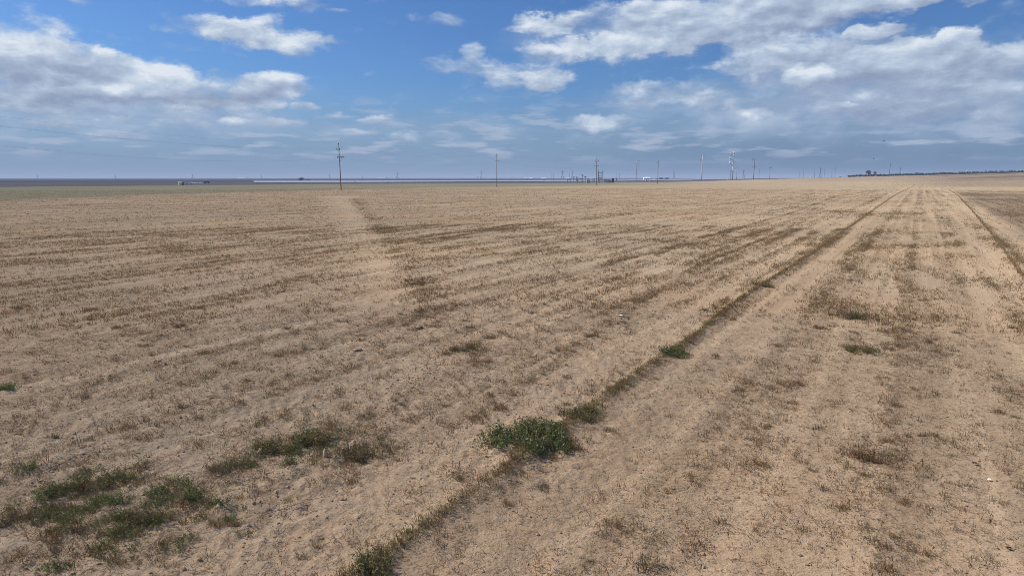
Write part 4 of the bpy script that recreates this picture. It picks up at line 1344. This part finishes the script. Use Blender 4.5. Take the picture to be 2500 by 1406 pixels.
# ------------------------------------------------------------------ buildings, tanks and vehicles far off
def tank(px, top, d, w, label, mat='beige'):
    x = xat(px, d); z = gz(x, d); H = zat(top, d) - z
    o = empty('storage_tank', (x, d, z), label, 'tank')
    MB().tube([(0, 0, -.1), (0, 0, H * .93)], w / 2, 20).build('body', M[mat], o, smooth=False)
    MB().tube([(0, 0, H * .93), (0, 0, H)], [w * .52, w * .12], 20).build('roof', M[mat], o)
    MB().box(w * .47, -w * .2, H * .45, .08, .3, H * .85).build('ladder', M['steel'], o)
tank(438.5, 443.6, 480, 2.3, 'upright beige tank at the far left edge of the weedy strip')
cabinet(446, 448, 482, 1.0, 2.0, 'brown rusty cabinet right beside the beige tank', 'rust', None)
def truck(px, d, label, white=True, k=1.0):
    x = xat(px, d); z = gz(x, d)
    o = empty('parked_truck', (x, d, z), label, 'truck')
    m = 'white' if white else 'dark_steel'
    MB().box(-.3 * k, 0, 1.0 * k, 5.2 * k, 1.9 * k, .75 * k).build('body', M[m], o)
    MB().box(.35 * k, 0, 1.66 * k, 1.9 * k, 1.7 * k, .58 * k).build('cab', M[m], o)
    MB().box(.35 * k, -.86 * k, 1.66 * k, 1.5 * k, .03, .38 * k).build('window', M['glass'], o)
    for sx in (-1.9, 1.3):
        for sy in (-.85, .85):
            MB().tube([(sx * k, sy * k - .12, .4 * k), (sx * k, sy * k + .12, .4 * k)], .4 * k, 14).build('wheel', M['rubber'], o)
truck(462, 520, 'small white truck on the dirt right of the beige tank')
truck(505, 640, 'dark truck below the far dark shrub', False)
SG = None
house(468, 473, 446.0, 640, 'white', 'smallest white shed, leftmost of the three sheds', roof='white')
house(475, 482, 445.6, 645, 'white', 'long white shed, middle one of the three sheds', roof='white')
house(486.5, 493, 445.4, 650, 'white', 'white shed nearest the far dark shrub', roof='white')
house(1571, 1587, 432.5, 1450, 'white', 'bright long white building above the panels left of the dark slender pole', 'warehouse', 'building', 'white', gable=.4)
house(1597, 1606, 434.5, 1500, 'white', 'pale low building just left of the dark slender pole', 'warehouse', 'building', 'steel')
house(1610, 1618, 434, 1450, 'dark_steel', 'low dark shed right of the dark slender pole', roof='dark_steel')
house(1624, 1632, 434, 1450, 'dark_steel', 'second low dark shed right of the dark slender pole', roof='dark_steel')
house(583, 602, 434.0, 3900, 'white', 'very far long white building on the left horizon', 'warehouse', 'building', 'white', dep=60)
house(922, 944, 433.6, 3900, 'white', 'very far long white building left of the dark pylon', 'warehouse', 'building', 'white', dep=60)
house(1280, 1287, 433.5, 2100, 'beige', 'far tan building right of the centre pole', 'warehouse', 'building', 'white')
house(1292, 1300, 434, 2300, 'white', 'far white building right of the far tan building', 'warehouse', 'building', 'white')
house(1322, 1332, 434, 2300, 'white', 'far white building left of the two close thin poles', 'warehouse', 'building', 'white')
house(1384, 1392, 433.5, 2200, 'white', 'far white building behind the left end of the substation', 'warehouse', 'building', 'white')
house(1442, 1449, 435.0, 1900, 'white', 'far white building behind the substation pole', 'warehouse', 'building', 'white')
tank(1980.5, 430.3, 1190, 2.2, 'white tank alone on the pale road left of the far poles', 'white')
tank(2047, 428.8, 1190, 2.6, 'left one of two white tanks right of the dark far pole', 'white')
tank(2052, 429.5, 1190, 2.2, 'right one of two white tanks right of the dark far pole', 'white')

# wind turbines
def turbine(px, hub, d, label, spin):
    x = xat(px, d); z = gz(x, d); H = zat(hub, d) - z
    o = empty('wind_turbine', (x, d, z), label, 'wind turbine', 'small white turbines behind the hedge')
    MB().tube([(0, 0, -1), (0, 0, H)], [1.0, .6], 12).build('tower', M['white'], o, smooth=True)
    MB().box(0, -.6, H + .4, 1.3, 3.0, 1.3).build('nacelle', M['white'], o)
    R = H * .36
    for k in range(3):
        a = spin + k * 2 * math.pi / 3
        e = Vector((math.cos(a), 0, math.sin(a)))
        b = MB(); b.tube([Vector((0, -2.3, H + .4)) + e * t * R for t in (0, .15, .5, 1)], [.35, .55, .4, .12], 6)
        b.build('blade', M['white'], o, smooth=True)
turbine(2199, 420, 2600, 'small white wind turbine right of the bare far pole', .4)
turbine(2358, 418, 3000, 'faint white wind turbine behind the middle of the hedge', 1.1)
turbine(2489, 416, 2600, 'white wind turbine at the right edge behind the hedge', .1)

# ------------------------------------------------------------------ trees
def leaf_cloud(rng, n, rx, ry, rz, zc, leaf, tone, lobes=7):
    cs = []
    for k in range(lobes):
        v = rng.normal(0, 1, 3); v /= np.linalg.norm(v)
        cs.append(v * np.array([rx, ry, rz]) * rng.uniform(.25, .62))
    cs = np.array(cs)
    pick_ = rng.integers(0, lobes, n)
    v = rng.normal(0, 1, (n, 3)); v /= np.linalg.norm(v, axis=1)[:, None]
    rad = rng.uniform(.25, 1, (n, 1)) ** .5
    P = cs[pick_] + v * rad * np.array([rx, ry, rz]) * rng.uniform(.42, .6, (lobes, 1))[pick_]
    P[:, 2] += zc
    nn = rng.normal(0, 1, (n, 3)); nn /= np.linalg.norm(nn, axis=1)[:, None]
    e = np.cross(nn, rng.normal(0, 1, (n, 3))); e /= np.linalg.norm(e, axis=1)[:, None]
    f = np.cross(nn, e)
    e *= leaf * rng.uniform(.6, 1.3, (n, 1)); f *= leaf * .6
    V = np.stack([P - e, P + f, P + e, P - f], 1).reshape(-1, 3)
    Q = np.arange(n * 4).reshape(n, 4)
    lt = rng.uniform(.7, 1.3, lobes)[pick_]
    C = np.repeat(np.array(tone)[None] * (lt * rng.uniform(.8, 1.2, n))[:, None], 4, 0)
    return V, Q, C

def tree(px, top, d, w_px, label, tone, name='tree', seed=0, n=900, bottom=.22):
    rng = np.random.default_rng(2000 + seed)
    x = xat(px, d); z = gz(x, d); H = zat(top, d) - z
    w = w_px / F * d
    o = empty(name, (x, d, z), label, 'tree')
    b = MB()
    b.tube([(0, 0, -.3), (.1, 0, H * .3), (0, .1, H * .6)], [H * .035, H * .026, H * .012], 8)
    for k in range(4):
        a = k * 1.6 + rng.uniform(0, 1)
        b.tube([(.1, 0, H * .28), (math.cos(a) * w * .2, math.sin(a) * w * .2, H * .5), (math.cos(a) * w * .33, math.sin(a) * w * .33, H * .72)], [H * .016, H * .011, H * .004], 6)
    b.build('trunk', M['bark'], o, smooth=True)
    V, Q, C = leaf_cloud(rng, n, w / 2, w / 2, H * (1 - bottom) / 2, H * (1 + bottom) / 2, max(.22, H * .035), tone)
    link('crown', mesh_from('crown', V, Q, M['plant'], C), o)
DK = (.030, .038, .024)
tree(2119, 414.0, 1195, 17, 'larger of two dark trees standing up above the leafy hedge', (.075, .072, .055), seed=1, n=1500, bottom=.12)
tree(2135.5, 416.5, 1195, 11, 'smaller thinner of two dark trees above the leafy hedge', (.070, .062, .060), seed=2, n=600, bottom=.2)
tree(734, 431.0, 900, 18, 'rounded dark tree above the panels left of the nearest pole', DK, seed=3, n=1200, bottom=.05)
tree(752, 438.5, 930, 13, 'small dark tree midway between the rounded tree and nearest pole', DK, 'tree', 4, 500, .05)
tree(767, 440, 930, 10, 'small dark bush nearest to the nearest pole on its left', DK, 'tree', 5, 500, .05)
tree(500, 442.5, 660, 7, 'dark shrub right of the three white sheds', DK, 'tree', 6, 500, .05)
for i, (px, top, w, lab) in enumerate([(176, 446.5, 3, 'tiny dark bush, leftmost of five near the left horizon'), (190, 446.2, 3, 'tiny dark bush, second of five near the left horizon'), (204, 446.2, 5, 'dark bush in the middle of five near the left horizon'),
                                        (212, 446, 6, 'widest dark bush of five near the left horizon'), (224, 446, 5, 'dark bush, rightmost of five near the left horizon')]):
    tree(px, top, 760, w, lab, DK, 'bush', 10 + i, 220, .02)

def orchard():
    rng = np.random.default_rng(3100)
    vs, qs, cs, of = [], [], [], 0
    for row in range(2):
        for px in np.arange(2073, 2640, 6.0):
            d = np.interp(px, [2073, 2500, 2640], [1180, 1150, 1140]) + row * 9 + rng.uniform(-1, 1)
            x = xat(px + rng.uniform(-1, 1), d); z = gz(x, d)
            h = np.interp(px, [2073, 2500], [3.8, 5.8]) * rng.uniform(.85, 1.12)
            V, Q, C = leaf_cloud(rng, 190, 3.2, 3.2, h * .6, h * .5, .5, (.036, .044, .022), 4)
            V = V + np.array([x, d, z]); V[:, 2] = np.maximum(V[:, 2], z)
            vs.append(V); qs.append(Q + of); cs.append(C); of += len(V)
    tag(link('orchard_row', mesh_from('orchard_row', np.concatenate(vs), np.concatenate(qs), M['plant'], np.concatenate(cs))),
        'long low dark green orchard edge along the right horizon', 'orchard', kind='stuff')
orchard()

# pale road in front of the orchard and past the tanks
def road():
    vs, fs = [], []
    pts = [(1900, 1010), (1950, 1080), (2050, 1130), (2200, 1135), (2350, 1115), (2500, 1100), (2700, 1090)]
    fine = []
    for (p, d), (p2, d2) in zip(pts[:-1], pts[1:]):
        for k in range(8):
            t = k / 8
            fine.append((p + (p2 - p) * t, d + (d2 - d) * t))
    for px, d in fine:
        for k in range(4):
            dd = d + k * 5.0
            x = xat(px, dd)
            vs.append((x, dd, gz(x, dd) + .25))
    for i in range(len(fine) - 1):
        for k in range(3):
            a = i * 4 + k
            fs.append((a, a + 4, a + 5, a + 1))
    me = bpy.data.meshes.new('dirt_road')
    me.from_pydata(vs, [], fs)
    me.materials.append(simple('pale_dirt', (.50, .43, .36), .95, var=.15, scale=.05))
    tag(link('dirt_road', me), kind='structure')
road()

# birds
def bird(px, py, d, label, bank):
    o = empty('bird', (xat(px, d), d, zat(py, d)), label, 'bird', None)
    o.scale = (.75, .75, .75)
    b = MB(); b.tube([(-.22, 0, 0), (-.12, 0, .02), (.05, 0, .03), (.18, 0, .03), (.26, 0, .02)], [.02, .06, .07, .045, .01], 8); b.build('body', M['bird'], o, smooth=True)
    for s in (-1, 1):
        b = MB()
        b.v = [(-.10, 0, .05), (.12, 0, .05), (.08, s * .28, .05 + bank), (-.08, s * .28, .05 + bank), (-.02, s * .52, .02 + bank), (-.10, s * .5, .02 + bank),
               (-.10, 0, .03), (.12, 0, .03), (.08, s * .28, .03 + bank), (-.08, s * .28, .03 + bank), (-.02, s * .52, .005 + bank), (-.10, s * .5, .005 + bank)]
        b.f = [(0, 1, 2, 3), (3, 2, 4, 5), (9, 8, 7, 6), (11, 10, 8, 9), (0, 3, 9, 6), (1, 7, 8, 2), (3, 5, 11, 9), (2, 8, 10, 4), (4, 10, 11, 5), (0, 6, 7, 1)]
        b.build('wing', M['bird'], o)
bird(2129, 388, 170, 'lower dark bird in the sky above the two dark trees', .10)
bird(2150, 345, 180, 'higher dark bird in the sky on the right', .16)

# ------------------------------------------------------------------ haze
def haze():
    m = bpy.data.materials.new('haze_air')
    m.use_nodes = True
    N = NT(m.node_tree)
    v = N.n('ShaderNodeVolumePrincipled')
    v.inputs['Color'].default_value = (0.62, 0.74, 0.95, 1)
    v.inputs['Density'].default_value = HAZE
    v.inputs['Anisotropy'].default_value = 0.0
    o = N.n('ShaderNodeOutputMaterial')
    N.link(v.outputs[0], o.inputs['Volume'])
    b = MB(); b.box(0, 0, 24.0, 36000, 36000, 52)
    h = b.build('haze', m)
    tag(h, 'thin pale blue haze over the plain', 'haze', kind='stuff')
HAZE = 0.00016
haze()
